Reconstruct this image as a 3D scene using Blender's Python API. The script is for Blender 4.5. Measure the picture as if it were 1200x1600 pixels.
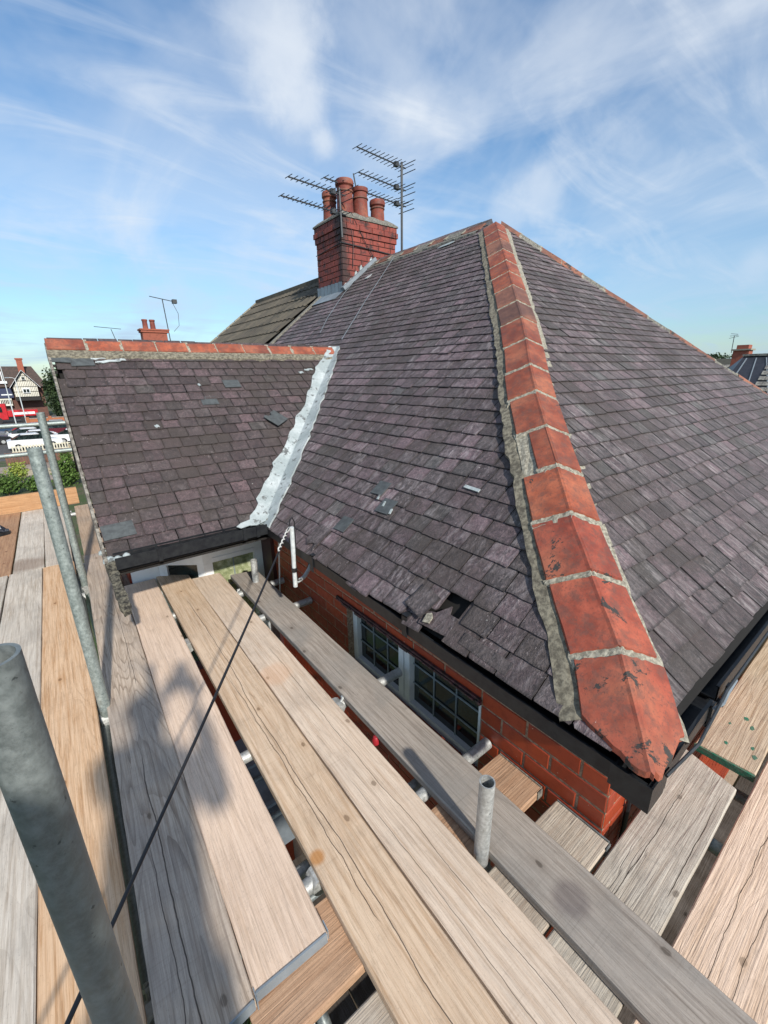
import bpy, math, random
from mathutils import Vector, Matrix, noise
R = math.radians
random.seed(7)
scene = bpy.context.scene
for o in list(bpy.data.objects): bpy.data.objects.remove(o)
COL = scene.collection

# ------------------------------------------------------------------ camera, sky, sun
cd = bpy.data.cameras.new('camera'); cam = bpy.data.objects.new('camera', cd); COL.objects.link(cam)
cam.matrix_world = Matrix(((0.791, 0.201, -0.578, 0), (-0.612, 0.234, -0.755, 0), (-0.016, 0.951, 0.308, 0), (0, 0, 0, 1)))
from mathutils import Euler
q = Matrix(((0.7915, 0.2007, -0.5773), (-0.6110, 0.2335, -0.7564), (-0.0170, 0.9514, 0.3075))).to_quaternion().normalized()
cam.matrix_world = q.to_matrix().to_4x4()
cd.sensor_fit = 'HORIZONTAL'; cd.sensor_width = 36; cd.lens = 36 * 668.35 / 1200
cd.clip_start = 0.02; cd.clip_end = 4000
scene.camera = cam
SUN = Vector((-0.108, -0.826, 0.553)).normalized()
EL = math.asin(SUN.z); AZ = math.atan2(SUN.x, SUN.y) % (2 * math.pi)
w = bpy.data.worlds.new('World'); scene.world = w; w.use_nodes = True
nt = w.node_tree; nt.nodes.clear()
def nd(nt, t, **k):
    n = nt.nodes.new(t)
    for a, b in k.items(): setattr(n, a, b)
    return n
PLUME = [((.390, .770, .520), .12, .50), ((.422, .777, .466), .09, .55), ((.452, .784, .426), .065, .60), ((.482, .785, .390), .038, .60), ((.52, .69, .51), .14, .35), ((.779, .547, .306), .065, .50), ((.755, .590, .280), .055, .40), ((.956, .248, .154), .04, .5)]
def build_world():
    L = nt.links.new
    out = nd(nt, 'ShaderNodeOutputWorld'); bg = nd(nt, 'ShaderNodeBackground'); bg.inputs[1].default_value = 0.118
    sky = nd(nt, 'ShaderNodeTexSky', sky_type='NISHITA', sun_disc=False); sky.sun_elevation = EL; sky.sun_rotation = AZ
    sky.air_density = 1.15; sky.dust_density = 0.3; sky.ozone_density = 2.0
    tc = nd(nt, 'ShaderNodeTexCoord'); sep = nd(nt, 'ShaderNodeSeparateXYZ'); L(tc.outputs['Generated'], sep.inputs[0])
    def math_(op, a, b=None):
        m = nd(nt, 'ShaderNodeMath', operation=op)
        for i, v in enumerate((a, b)):
            if v is None: continue
            if isinstance(v, (int, float)): m.inputs[i].default_value = v
            else: L(v, m.inputs[i])
        return m.outputs[0]
    zz = math_('ADD', math_('MAXIMUM', sep.outputs[2], 0.0), 0.16)
    cx = nd(nt, 'ShaderNodeCombineXYZ'); L(math_('DIVIDE', sep.outputs[0], zz), cx.inputs[0]); L(math_('DIVIDE', sep.outputs[1], zz), cx.inputs[1])
    def layer(scale, rot, stretch, loc, dist, lo, hi, detail=9, rough=0.62):
        mp = nd(nt, 'ShaderNodeMapping'); mp.inputs['Rotation'].default_value = (0, 0, R(rot)); mp.inputs['Scale'].default_value = stretch; mp.inputs['Location'].default_value = loc
        L(cx.outputs[0], mp.inputs[0])
        n = nd(nt, 'ShaderNodeTexNoise'); n.inputs['Scale'].default_value = scale; n.inputs['Detail'].default_value = detail
        n.inputs['Roughness'].default_value = rough; n.inputs['Distortion'].default_value = dist; L(mp.outputs[0], n.inputs['Vector'])
        r = nd(nt, 'ShaderNodeMapRange', interpolation_type='SMOOTHSTEP'); r.inputs[1].default_value = lo; r.inputs[2].default_value = hi; L(n.outputs['Fac'], r.inputs[0])
        return r.outputs[0]
    a = layer(1.15, 20, (1.0, 0.5, 1), (3.1, 1.7, 0), 0.9, 0.42, 0.72, 9, 0.55)
    b = layer(2.6, 48, (0.45, 1.35, 1), (0.4, 5.2, 0), 0.9, 0.44, 0.74, 9, 0.58)
    veil = layer(1.0, -30, (1, .8, 1), (7.3, 2.2, 0), 0.6, 0.34, 0.66, 5)
    hz = nd(nt, 'ShaderNodeMapRange'); hz.inputs[1].default_value = 0.0; hz.inputs[2].default_value = 0.4; hz.inputs[3].default_value = 0.10; hz.inputs[4].default_value = 0.0; L(sep.outputs[2], hz.inputs[0])
    s = math_('ADD', math_('MULTIPLY', a, 0.48), math_('MULTIPLY', b, 0.34))
    s = math_('ADD', s, math_('MULTIPLY', veil, 0.30)); s = math_('ADD', s, hz.outputs[0])
    # drifting vapour: a tall plume over the chimney and a small puff right of the apex
    wn = nd(nt, 'ShaderNodeTexNoise'); wn.inputs['Scale'].default_value = 7.0; wn.inputs['Detail'].default_value = 8; wn.inputs['Roughness'].default_value = 0.6; L(tc.outputs['Generated'], wn.inputs['Vector'])
    for (d0, rad, amt) in PLUME:
        vd = nd(nt, 'ShaderNodeVectorMath', operation='DISTANCE'); L(tc.outputs['Generated'], vd.inputs[0]); vd.inputs[1].default_value = d0
        dd = math_('ADD', vd.outputs['Value'], math_('MULTIPLY', math_('SUBTRACT', wn.outputs['Fac'], 0.5), rad * 1.5))
        mr = nd(nt, 'ShaderNodeMapRange', interpolation_type='SMOOTHSTEP'); mr.inputs[1].default_value = rad * .15; mr.inputs[2].default_value = rad; mr.inputs[3].default_value = amt; mr.inputs[4].default_value = 0; L(dd, mr.inputs[0])
        s = math_('ADD', s, math_('MULTIPLY', mr.outputs[0], math_('SUBTRACT', 1.0, s)))
    s = math_('MINIMUM', s, 0.93)
    mix = nd(nt, 'ShaderNodeMix', data_type='RGBA'); L(s, mix.inputs[0])
    hs = nd(nt, 'ShaderNodeHueSaturation'); hs.inputs['Saturation'].default_value = 1.22; hs.inputs['Value'].default_value = 1.02; L(sky.outputs[0], hs.inputs['Color'])
    L(hs.outputs[0], mix.inputs[6]); mix.inputs[7].default_value = (5.3, 5.7, 6.2, 1)
    hr = nd(nt, 'ShaderNodeMapRange', interpolation_type='SMOOTHSTEP'); hr.inputs[1].default_value = 0.0; hr.inputs[2].default_value = 0.34; L(sep.outputs[2], hr.inputs[0])
    hc = nd(nt, 'ShaderNodeMix', data_type='RGBA'); L(hr.outputs[0], hc.inputs[0]); hc.inputs[6].default_value = (0.56, 0.72, 0.89, 1); hc.inputs[7].default_value = (1, 1, 1, 1)
    mu = nd(nt, 'ShaderNodeMix', data_type='RGBA', blend_type='MULTIPLY'); mu.inputs[0].default_value = 1; L(mix.outputs[2], mu.inputs[6]); L(hc.outputs[2], mu.inputs[7])
    L(mu.outputs[2], bg.inputs[0]); L(bg.outputs[0], out.inputs[0])
build_world()
sl = bpy.data.lights.new('sun', 'SUN'); sl.energy = 4.1; sl.angle = R(1.6); sl.color = (1.0, 0.945, 0.86)
so = bpy.data.objects.new('sun', sl); COL.objects.link(so); so.rotation_euler = SUN.to_track_quat('Z', 'Y').to_euler(); so.location = (-3, -20, 14)
vs = scene.view_settings; vs.view_transform = 'Standard'; vs.look = 'None'; vs.exposure = 0.40; vs.gamma = 1; vs.use_curve_mapping = False
GZ = -6.4                                   # ground level (the camera is the origin, 6.4 m up on the scaffold)

# ------------------------------------------------------------------ material helper
class Mat:
    def __init__(s, name, rough=0.7, metal=0.0, spec=0.5):
        s.m = bpy.data.materials.new(name); s.m.use_nodes = True; s.t = s.m.node_tree; s.L = s.t.links.new
        s.b = s.t.nodes['Principled BSDF']; s.b.inputs['Roughness'].default_value = rough; s.b.inputs['Metallic'].default_value = metal
        s.b.inputs['Specular IOR Level'].default_value = spec
    def n(s, t, **k): return nd(s.t, t, **k)
    def math(s, op, a, b=None, clamp=False):
        m = s.n('ShaderNodeMath', operation=op, use_clamp=clamp)
        for i, v in enumerate((a, b)):
            if v is None: continue
            if isinstance(v, (int, float)): m.inputs[i].default_value = v
            else: s.L(v, m.inputs[i])
        return m.outputs[0]
    def coord(s, kind='Object', scale=(1, 1, 1), loc=(0, 0, 0), rot=(0, 0, 0)):
        if kind == 'World': o = s.n('ShaderNodeNewGeometry').outputs['Position']
        else: o = s.n('ShaderNodeTexCoord').outputs['Object']
        mp = s.n('ShaderNodeMapping'); mp.inputs['Scale'].default_value = scale; mp.inputs['Location'].default_value = loc; mp.inputs['Rotation'].default_value = rot
        s.L(o, mp.inputs[0]); return mp.outputs[0]
    def noise(s, vec, scale, detail=4, rough=0.55, dist=0.0):
        n = s.n('ShaderNodeTexNoise'); n.inputs['Scale'].default_value = scale; n.inputs['Detail'].default_value = detail
        n.inputs['Roughness'].default_value = rough; n.inputs['Distortion'].default_value = dist; s.L(vec, n.inputs['Vector']); return n.outputs['Fac']
    def ramp(s, fac, stops):
        r = s.n('ShaderNodeValToRGB'); e = r.color_ramp.elements
        while len(e) < len(stops): e.new(0.5)
        for i, (p, c) in enumerate(stops):
            e[i].position = p; e[i].color = tuple(c) + (1,) if len(c) == 3 else c
        s.L(fac, r.inputs[0]); return r.outputs[0]
    def step(s, fac, lo, hi, a=0.0, b=1.0):
        r = s.n('ShaderNodeMapRange', interpolation_type='SMOOTHSTEP')
        for i, v in enumerate((lo, hi, a, b)): r.inputs[i + 1].default_value = v
        s.L(fac, r.inputs[0]); return r.outputs[0]
    def mix(s, fac, a, b, mode='MIX'):
        m = s.n('ShaderNodeMix', data_type='RGBA', blend_type=mode)
        for i, v in ((0, fac), (6, a), (7, b)):
            if isinstance(v, (int, float)): m.inputs[i].default_value = v
            elif isinstance(v, (tuple, list)): m.inputs[i].default_value = tuple(v) + (1,)
            else: s.L(v, m.inputs[i])
        return m.outputs[2]
    def rnd(s, k=1.0):
        g = s.n('ShaderNodeNewGeometry'); o = s.n('ShaderNodeObjectInfo')
        return s.math('FRACT', s.math('MULTIPLY', s.math('ADD', g.outputs['Random Per Island'], o.outputs['Random']), 7.31 * k))
    def color(s, c):
        if isinstance(c, (tuple, list)): s.b.inputs['Base Color'].default_value = tuple(c) + (1,)
        else: s.L(c, s.b.inputs['Base Color'])
    def rough(s, c): s.L(c, s.b.inputs['Roughness'])
    def bump(s, h, strength=0.5, dist=0.01):
        b = s.n('ShaderNodeBump'); b.inputs['Strength'].default_value = strength; b.inputs['Distance'].default_value = dist
        s.L(h, b.inputs['Height']); s.L(b.outputs[0], s.b.inputs['Normal']); return s

def slate_mat(name, stretch, streak, tint=(1, 1, 1)):
    m = Mat(name, 0.62, 0, 0.45)
    T = lambda c: tuple(a * b * g_ for a, b, g_ in zip(c, tint, (1.12, 1.06, 1.05)))
    r = m.rnd()
    base = m.ramp(r, [(0.0, T((.050, .042, .044))), (0.25, T((.098, .077, .084))), (0.45, T((.070, .062, .064))), (0.62, T((.140, .106, .118))), (0.8, T((.086, .078, .080))), (0.93, T((.058, .050, .049))), (1.0, T((.082, .084, .082)))])
    v = m.coord('World'); vs_ = m.coord('World', stretch)
    n1 = m.noise(v, 48, 7, 0.7, 0.2); n2 = m.noise(vs_, 24, 6, 0.6, 0.8); n3 = m.noise(v, 2.3, 4, 0.55)
    base = m.mix(m.step(n1, 0.36, 0.68), m.mix(1.0, base, (.72, .70, .70), 'MULTIPLY'), m.mix(1.0, base, (1.45, 1.40, 1.40), 'MULTIPLY'))
    fn = m.noise(v, 120, 5, .75, .3); base = m.mix(m.math('MULTIPLY', m.step(fn, .50, .64), .5), base, m.mix(1.0, base, (2.3, 2.2, 2.1), 'MULTIPLY'))
    pale = m.math('MULTIPLY', m.step(n2, 0.44, 0.70), m.step(n3, 0.34, 0.66, 0.40, 1.0))
    pale = m.math('MULTIPLY', pale, m.step(m.rnd(1.7), 0.15, 0.9, 0.35, 1.0))
    c = m.mix(m.math('MULTIPLY', pale, streak), base, T((.36, .335, .34)))
    at = m.n('ShaderNodeAttribute', attribute_name='sl'); sa = m.n('ShaderNodeSeparateXYZ'); m.L(at.outputs['Vector'], sa.inputs[0])
    wb = m.math('MULTIPLY', m.math('SUBTRACT', m.noise(v, 34, 4, .7), .5), .55)
    ex = m.step(m.math('ADD', m.math('ABSOLUTE', sa.outputs[0]), wb), 0.70, 1.0); ey = m.step(m.math('ADD', sa.outputs[1], m.math('MULTIPLY', wb, .05)), 0.0, .016, 1, 0)
    ec = m.math('MAXIMUM', ex, ey); c = m.mix(m.math('MULTIPLY', ec, m.step(m.rnd(2.3), 0, 1, .25, .8)), c, (.024, .021, .021))
    dk = m.math('MULTIPLY', m.step(m.noise(v, 17, 8, 0.75, 0.3), 0.50, 0.64), 0.60)
    c = m.mix(dk, c, (.030, .026, .026))
    olive = m.math('MULTIPLY', m.math('MULTIPLY', m.step(m.noise(v, 1.9, 6, .7), 0.44, 0.60), m.step(m.rnd(3.1), .1, .8, .35, 1)), 0.70); c = m.mix(olive, c, (.054, .042, .036))
    scf = m.math('MULTIPLY', m.step(m.noise(vs_, 60, 6, .75), .58, .68), m.step(m.noise(v, 5, 4), .48, .62)); c = m.mix(m.math('MULTIPLY', scf, .7), c, T((.42, .39, .39)))
    vo = m.n('ShaderNodeTexVoronoi'); vo.inputs['Scale'].default_value = 9.0; m.L(v, vo.inputs['Vector'])
    spot = m.math('MULTIPLY', m.step(vo.outputs['Distance'], 0.0, 0.055, 1.0, 0.0), m.step(m.noise(v, 3.1, 2), 0.52, 0.6)); c = m.mix(spot, c, (.55, .54, .50))
    m.color(c); m.rough(m.step(n1, 0.3, 0.8, 0.55, 0.85)); m.bump(m.math('ADD', m.math('ADD', n2, n1), fn), 0.8, 0.008); return m.m
M = {}
M['slate'] = slate_mat('slate_main', (0.6, 1.7, 0.6), 0.70)
M['slate_right'] = slate_mat('slate_end', (2.2, 0.35, 0.35), 1.0, (0.92, 0.93, 0.90))
M['slate_wing'] = slate_mat('slate_wing', (0.9, 0.6, 0.6), 0.34, (0.66, 0.63, 0.61))
def simple(name, c, rough=0.7, metal=0, var=0.25, scale=20, bump=0.2, c2=None, spec=0.5, kind='World'):
    m = Mat(name, rough, metal, spec); v = m.coord(kind); n = m.noise(v, scale, 6, 0.62)
    c2 = c2 or tuple(x * (1 - var) for x in c)
    m.color(m.mix(m.step(n, 0.35, 0.68), c2, c)); m.bump(n, bump, 0.004); return m.m
M['new_slate'] = simple('new_slate', (.080, .090, .090), 0.6, scale=30, c2=(.05, .055, .056), bump=.4)
M['mortar'] = simple('mortar', (.38, .355, .28), 0.95, scale=70, bump=0.9, c2=(.17, .155, .12))
M['mortar_dark'] = simple('mortar_dark', (.25, .24, .20), 0.95, scale=55, bump=0.9, c2=(.09, .085, .075))
M['mortar_mid'] = simple('mortar_mid', (.25, .225, .165), 0.95, scale=45, bump=1.0, c2=(.085, .075, .055))
M['joint'] = simple('joint', (.34, .26, .18), 0.95, scale=60, bump=0.6, c2=(.18, .11, .07))
M['lead'] = simple('lead_grey', (.26, .30, .33), 0.55, 0.3, scale=9)
M['black_plastic'] = simple('black_plastic', (.009, .010, .013), 0.42, scale=30, c2=(.018, .02, .022), bump=0.1, spec=.3)
M['black_wood'] = simple('black_painted_wood', (.010, .010, .010), 0.6, scale=60, c2=(.022, .019, .017), bump=0.5, spec=.3)
M['upvc'] = simple('white_upvc', (.76, .78, .78), 0.35, scale=5, c2=(.62, .64, .64), bump=0.03)
M['cable'] = simple('black_cable', (.015, .015, .017), 0.45, scale=40)
M['rope'] = simple('pale_rope', (.55, .55, .52), 0.8, scale=90)
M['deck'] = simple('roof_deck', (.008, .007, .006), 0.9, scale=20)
M['aerial'] = simple('aerial_metal', (.07, .075, .08), 0.5, 0.5, scale=40)
M['pipe'] = simple('painted_pipe', (.62, .66, .66), 0.4, scale=30, c2=(.45, .48, .48))
M['dark_glass'] = None
g = Mat('dark_window_glass', 0.04, 0, 0.8); v = g.coord('World'); g.color(g.mix(g.step(g.noise(v, 5, 3), .4, .65), (.006, .011, .012), (.02, .035, .033))); M['dark_glass'] = g.m
g = Mat('frosted_glass', 0.35, 0, 0.5); v = g.coord('World'); g.color(g.ramp(g.noise(v, 22, 5, .7), [(.3, (.10, .12, .05)), (.52, (.28, .31, .17)), (.72, (.55, .56, .42))])); M['frosted'] = g.m
# galvanised tube
def galv(name, c1, c2):
    m = Mat(name, 0.48, 0.45, 0.5); v = m.coord('World'); n = m.noise(v, 75, 8, 0.75, 0.1); n2 = m.noise(v, 18, 6, .65)
    c = m.mix(m.step(n, 0.32, 0.7), c2, c1); c = m.mix(m.math('MULTIPLY', m.step(n2, .5, .7), .5), c, tuple(x * 1.35 for x in c1))
    sp = m.step(m.noise(v, 85, 3, .6), 0.66, 0.72); c = m.mix(m.math('MULTIPLY', sp, .8), c, (.05, .06, .06))
    m.color(c); m.rough(m.step(n, .3, .7, .40, .66)); m.bump(n, 0.25, 0.002); return m.m
M['galv'] = galv('galvanised_tube', (.36, .41, .39), (.19, .225, .215))
M['galv_dark'] = galv('galvanised_tube_weathered', (.24, .265, .26), (.14, .16, .16))
M['galv_light'] = galv('galvanised_steel_bright', (.50, .51, .50), (.28, .29, .28))
# terracotta
def terra(name, peel, c1=(.41, .105, .050), c2=(.25, .068, .042)):
    m = Mat(name, 0.72, 0, 0.35); v = m.coord('World'); r = m.rnd()
    base = m.mix(r, c1, c2); n = m.noise(v, 14, 7, 0.66, 0.3); n2 = m.noise(v, 4, 3)
    c = m.mix(m.step(n, .36, .70), m.mix(1.0, base, (.58, .55, .55), 'MULTIPLY'), base)
    c = m.mix(m.math('MULTIPLY', m.step(n2, .45, .7), .35), c, (.55, .22, .12))
    c = m.mix(m.math('MULTIPLY', m.step(m.noise(v, 22, 8, .75, .2), .46, .62), .60), c, (.13, .065, .05))
    fine = m.step(m.noise(v, 110, 5, .75), .54, .64); c = m.mix(m.math('MULTIPLY', fine, .55), c, (.10, .05, .04))
    pl = m.step(m.noise(v, 8.0, 9, 0.74, 0.5), 0.70 - peel, 0.710 - peel); c = m.mix(pl, c, (.045, .040, .036))
    wsp = m.step(m.noise(v, 32, 5, .6), .73, .75); c = m.mix(wsp, c, (.55, .52, .45))
    m.color(c); m.rough(m.step(n, .3, .7, .55, .85)); m.bump(m.math('SUBTRACT', n, m.math('MULTIPLY', pl, .5)), 0.5, 0.006); return m.m
M['terra'] = terra('terracotta_ridge', 0.03)
M['terra_peel'] = terra('terracotta_peeling', 0.115, (.40, .095, .055), (.33, .075, .045))
M['terra_brown'] = terra('terracotta_brown', 0.10, (.25, .11, .075), (.16, .08, .06))
M['pot'] = terra('chimney_pot', 0.04, (.27, .062, .042), (.20, .042, .035))
def brick_mat(name, c1, c2, rough, soot):
    m = Mat(name, rough, 0, 0.5); v = m.coord('World'); r = m.rnd(); n = m.noise(v, 30, 5, .6)
    c = m.mix(r, c1, c2); c = m.mix(m.math('MULTIPLY', m.step(n, .45, .72), .5), c, tuple(x * .55 for x in c1))
    if soot:
        c = m.mix(m.math('MULTIPLY', m.step(m.noise(v, 6.5, 8, .75), .50, .62), soot), c, (.022, .017, .016))
        sp_ = m.n('ShaderNodeSeparateXYZ'); m.L(v, sp_.inputs[0]); dx = m.math('SUBTRACT', sp_.outputs[0], 3.83); dy = m.math('SUBTRACT', sp_.outputs[1], 5.91)
        dd_ = m.math('ADD', m.math('MAXIMUM', dx, dy), m.math('MULTIPLY', m.math('SUBTRACT', m.noise(v, 9, 6, .7), .5), .34))
        c = m.mix(m.math('MULTIPLY', m.step(dd_, .03, .20, 1, 0), .88), c, (.020, .016, .015))
    sp = m.step(m.noise(v, 60, 3), .735, .75); c = m.mix(sp, c, (.6, .5, .4))
    m.color(c); m.rough(m.step(n, .3, .7, rough, rough + .15)); m.bump(n, .25, .004); return m.m
M['brick'] = brick_mat('red_painted_brick', (.32, .045, .013), (.23, .030, .010), 0.38, 0.0)
M['chim_brick'] = brick_mat('chimney_brick', (.27, .055, .036), (.19, .038, .028), 0.6, 0.85)
M['far_brick'] = brick_mat('far_brick', (.34, .10, .06), (.26, .08, .05), 0.8, 0.3)
# lead valley, painted white and peeling
m = Mat('white_flashing', 0.55); v = m.coord('World'); n = m.noise(v, 16, 8, .7); n2 = m.noise(v, 5, 4)
c = m.mix(m.step(n2, .4, .65), (.30, .345, .345), (.46, .50, .50)); c = m.mix(m.step(n, .565, .60), c, (.10, .105, .10)); c = m.mix(m.math('MULTIPLY', m.step(m.noise(v, 60, 7, .75), .46, .62), .45), c, (.22, .25, .25)); c = m.mix(m.math('MULTIPLY', m.step(m.noise(v, 50, 4), .5, .7), .4), c, (.38, .42, .42))
m.color(c); m.bump(n, .8, .01); M['flashing'] = m.m

def wood(name, base, grain, grey=0.0, seed=0.0, knots=0.35, crack=0.5, dirt=0.35, greyc=(.20, .185, .17), blot=None, weathered=False, rings=.22, lines=()):
    """sawn plank: x runs along the board"""
    m = Mat(name, 0.82, 0, 0.25); m.m.name = name
    v0 = m.coord('Object', (1, 1, 1), (seed * 3.7, seed * 1.3, seed))
    vg = m.coord('Object', (1.6, 42, 42), (seed * 5.1, seed * 2.0, 0)); vr = m.coord('Object', (0.45, 4.2, 4.2), (seed * 2.3, seed * .9, seed))
    fine = m.noise(vg, 1.6, 6, 0.68, 0.2); big = m.noise(v0, 3.0, 5, 0.6, 0.4)
    wob = m.noise(vr, 1.0, 3, 0.5, 0.6)
    # growth rings: contour lines of a stretched noise field
    ring = m.math('FRACT', m.math('MULTIPLY', wob, 19.0)); ring = m.math('MULTIPLY', m.step(ring, 0.0, 0.38, 1.0, 0.0), m.step(m.noise(v0, 5, 3), .35, .6, .35, 1.0))
    c = m.mix(m.step(fine, 0.24, 0.62), grain, base)
    c = m.mix(m.math('MULTIPLY', ring, rings), c, tuple(x * .62 for x in grain))
    ln = m.math('ABSOLUTE', m.math('SUBTRACT', m.noise(m.coord('Object', (1.1, 30, 30), (seed * 8.3, seed, 0)), 1.0, 5, .6, .15), .5)); c = m.mix(m.math('MULTIPLY', m.step(ln, 0, .014, 1, 0), .30), c, tuple(x * .42 for x in grain))
    c = m.mix(m.math('MULTIPLY', m.step(big, 0.38, 0.68), grey), c, greyc)
    c = m.mix(m.math('MULTIPLY', m.step(m.noise(v0, 8.5, 6, .68), 0.50, 0.74), dirt), c, tuple(x * .50 for x in base))
    blotch = m.math('MULTIPLY', m.step(m.noise(v0, 22, 6, .72), 0.52, 0.70), dirt * 0.9); c = m.mix(blotch, c, tuple(min(.8, x * (.62 if weathered else .74)) for x in base))
    spk = m.math('MULTIPLY', m.step(m.noise(v0, 130, 3, .7), 0.60, 0.70), .45); c = m.mix(spk, c, tuple(x * .45 for x in base))
    # knots
    vk = m.coord('Object', (2.8, 4.6, 1), (seed * 1.9, seed * 4.1, 0)); vo = m.n('ShaderNodeTexVoronoi', voronoi_dimensions='2D'); vo.inputs['Scale'].default_value = 1.0; m.L(vk, vo.inputs['Vector'])
    kd = m.math('ADD', vo.outputs['Distance'], m.math('MULTIPLY', m.noise(v0, 40, 3), .05)); sc = m.n('ShaderNodeSeparateColor'); m.L(vo.outputs['Color'], sc.inputs[0])
    has = m.math('LESS_THAN', sc.outputs[0], knots)
    kn = m.math('MULTIPLY', m.step(kd, 0.050, 0.070, 1, 0), has); kring = m.math('MULTIPLY', m.step(kd, .06, .17, 1, 0), has)
    c = m.mix(m.math('MULTIPLY', kring, .35), c, grain); c = m.mix(m.math('MULTIPLY', kn, .75), c, tuple(x * .45 for x in grain))
    # long drying cracks
    vc = m.coord('Object', (0.55, 9, 9), (seed * 7.7, seed, 0)); cr = m.math('ABSOLUTE', m.math('SUBTRACT', m.noise(vc, 1.0, 4, .5, .3), 0.5))
    gate = m.step(m.noise(v0, 2.1, 2), 0.5, 0.6); ck = m.math('MULTIPLY', m.step(cr, 0.0, 0.008, 1, 0), m.math('MULTIPLY', gate, crack * .35)); c = m.mix(ck, c, (.045, .032, .022))
    f2 = m.noise(m.coord('Object', (3.5, 150, 150), (seed * 3.3, seed, 0)), 1.0, 5, .7, .1); c = m.mix(m.math('MULTIPLY', m.step(f2, .50, .66), .22), c, tuple(x * .50 for x in grain))
    c = m.mix(m.math('MULTIPLY', m.step(f2, .36, .44, 1, 0), .20), c, tuple(min(.85, x * 1.28) for x in base))
    pit = m.step(m.noise(v0, 60, 6, .8), .66, .70); c = m.mix(m.math('MULTIPLY', pit, .5), c, tuple(x * .35 for x in grain))
    spl = m.step(m.noise(v0, 14, 9, .8, .2), .715, .735); c = m.mix(m.math('MULTIPLY', spl, .55), c, (.66, .62, .55))
    saw = m.noise(m.coord('Object', (120, 2, 1), (seed, 0, 0)), 1.0, 3, .6); c = m.mix(m.math('MULTIPLY', m.math('MULTIPLY', m.step(saw, .52, .66), m.step(big, .45, .6)), .16), c, tuple(x * .5 for x in grain))
    ob = m.n('ShaderNodeSeparateXYZ'); m.L(m.n('ShaderNodeTexCoord').outputs['Object'], ob.inputs[0]); lnsum = None
    for (y0, xa, xb, amp, wd) in lines:
        wv = m.noise(m.coord('Object', (2.6, 0, 0), (y0 * 91, seed, xa)), 1.0, 5, .55); dy = m.math('ABSOLUTE', m.math('SUBTRACT', m.math('SUBTRACT', ob.outputs[1], y0), m.math('MULTIPLY', m.math('SUBTRACT', wv, .5), amp)))
        g_ = m.math('MULTIPLY', m.step(ob.outputs[0], xa, xa + .05), m.step(ob.outputs[0], xb - .3, xb, 1, 0)); k = m.math('MULTIPLY', m.step(dy, wd * .4, wd, 1, 0), g_)
        lnsum = k if lnsum is None else m.math('MAXIMUM', lnsum, k)
    if lnsum is not None: c = m.mix(m.math('MULTIPLY', lnsum, .80), c, (.035, .025, .018)); ck = m.math('MAXIMUM', ck, lnsum)
    if blot:
        (sx, sy, sr, scol, amt) = blot
        vd = m.n('ShaderNodeVectorMath', operation='DISTANCE'); m.L(m.n('ShaderNodeTexCoord').outputs['Object'], vd.inputs[0]); vd.inputs[1].default_value = (sx, sy, 0)
        d = m.math('ADD', vd.outputs['Value'], m.math('MULTIPLY', m.math('SUBTRACT', big, .5), sr * 1.2)); c = m.mix(m.math('MULTIPLY', m.step(d, sr * .45, sr, 1, 0), amt), c, scol)
    m.color(c); h = m.math('SUBTRACT', m.math('ADD', m.math('ADD', fine, f2), m.math('MULTIPLY', ring, -.35)), m.math('MULTIPLY', ck, 1.6)); m.bump(h, 0.75, 0.004); return m.m

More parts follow.
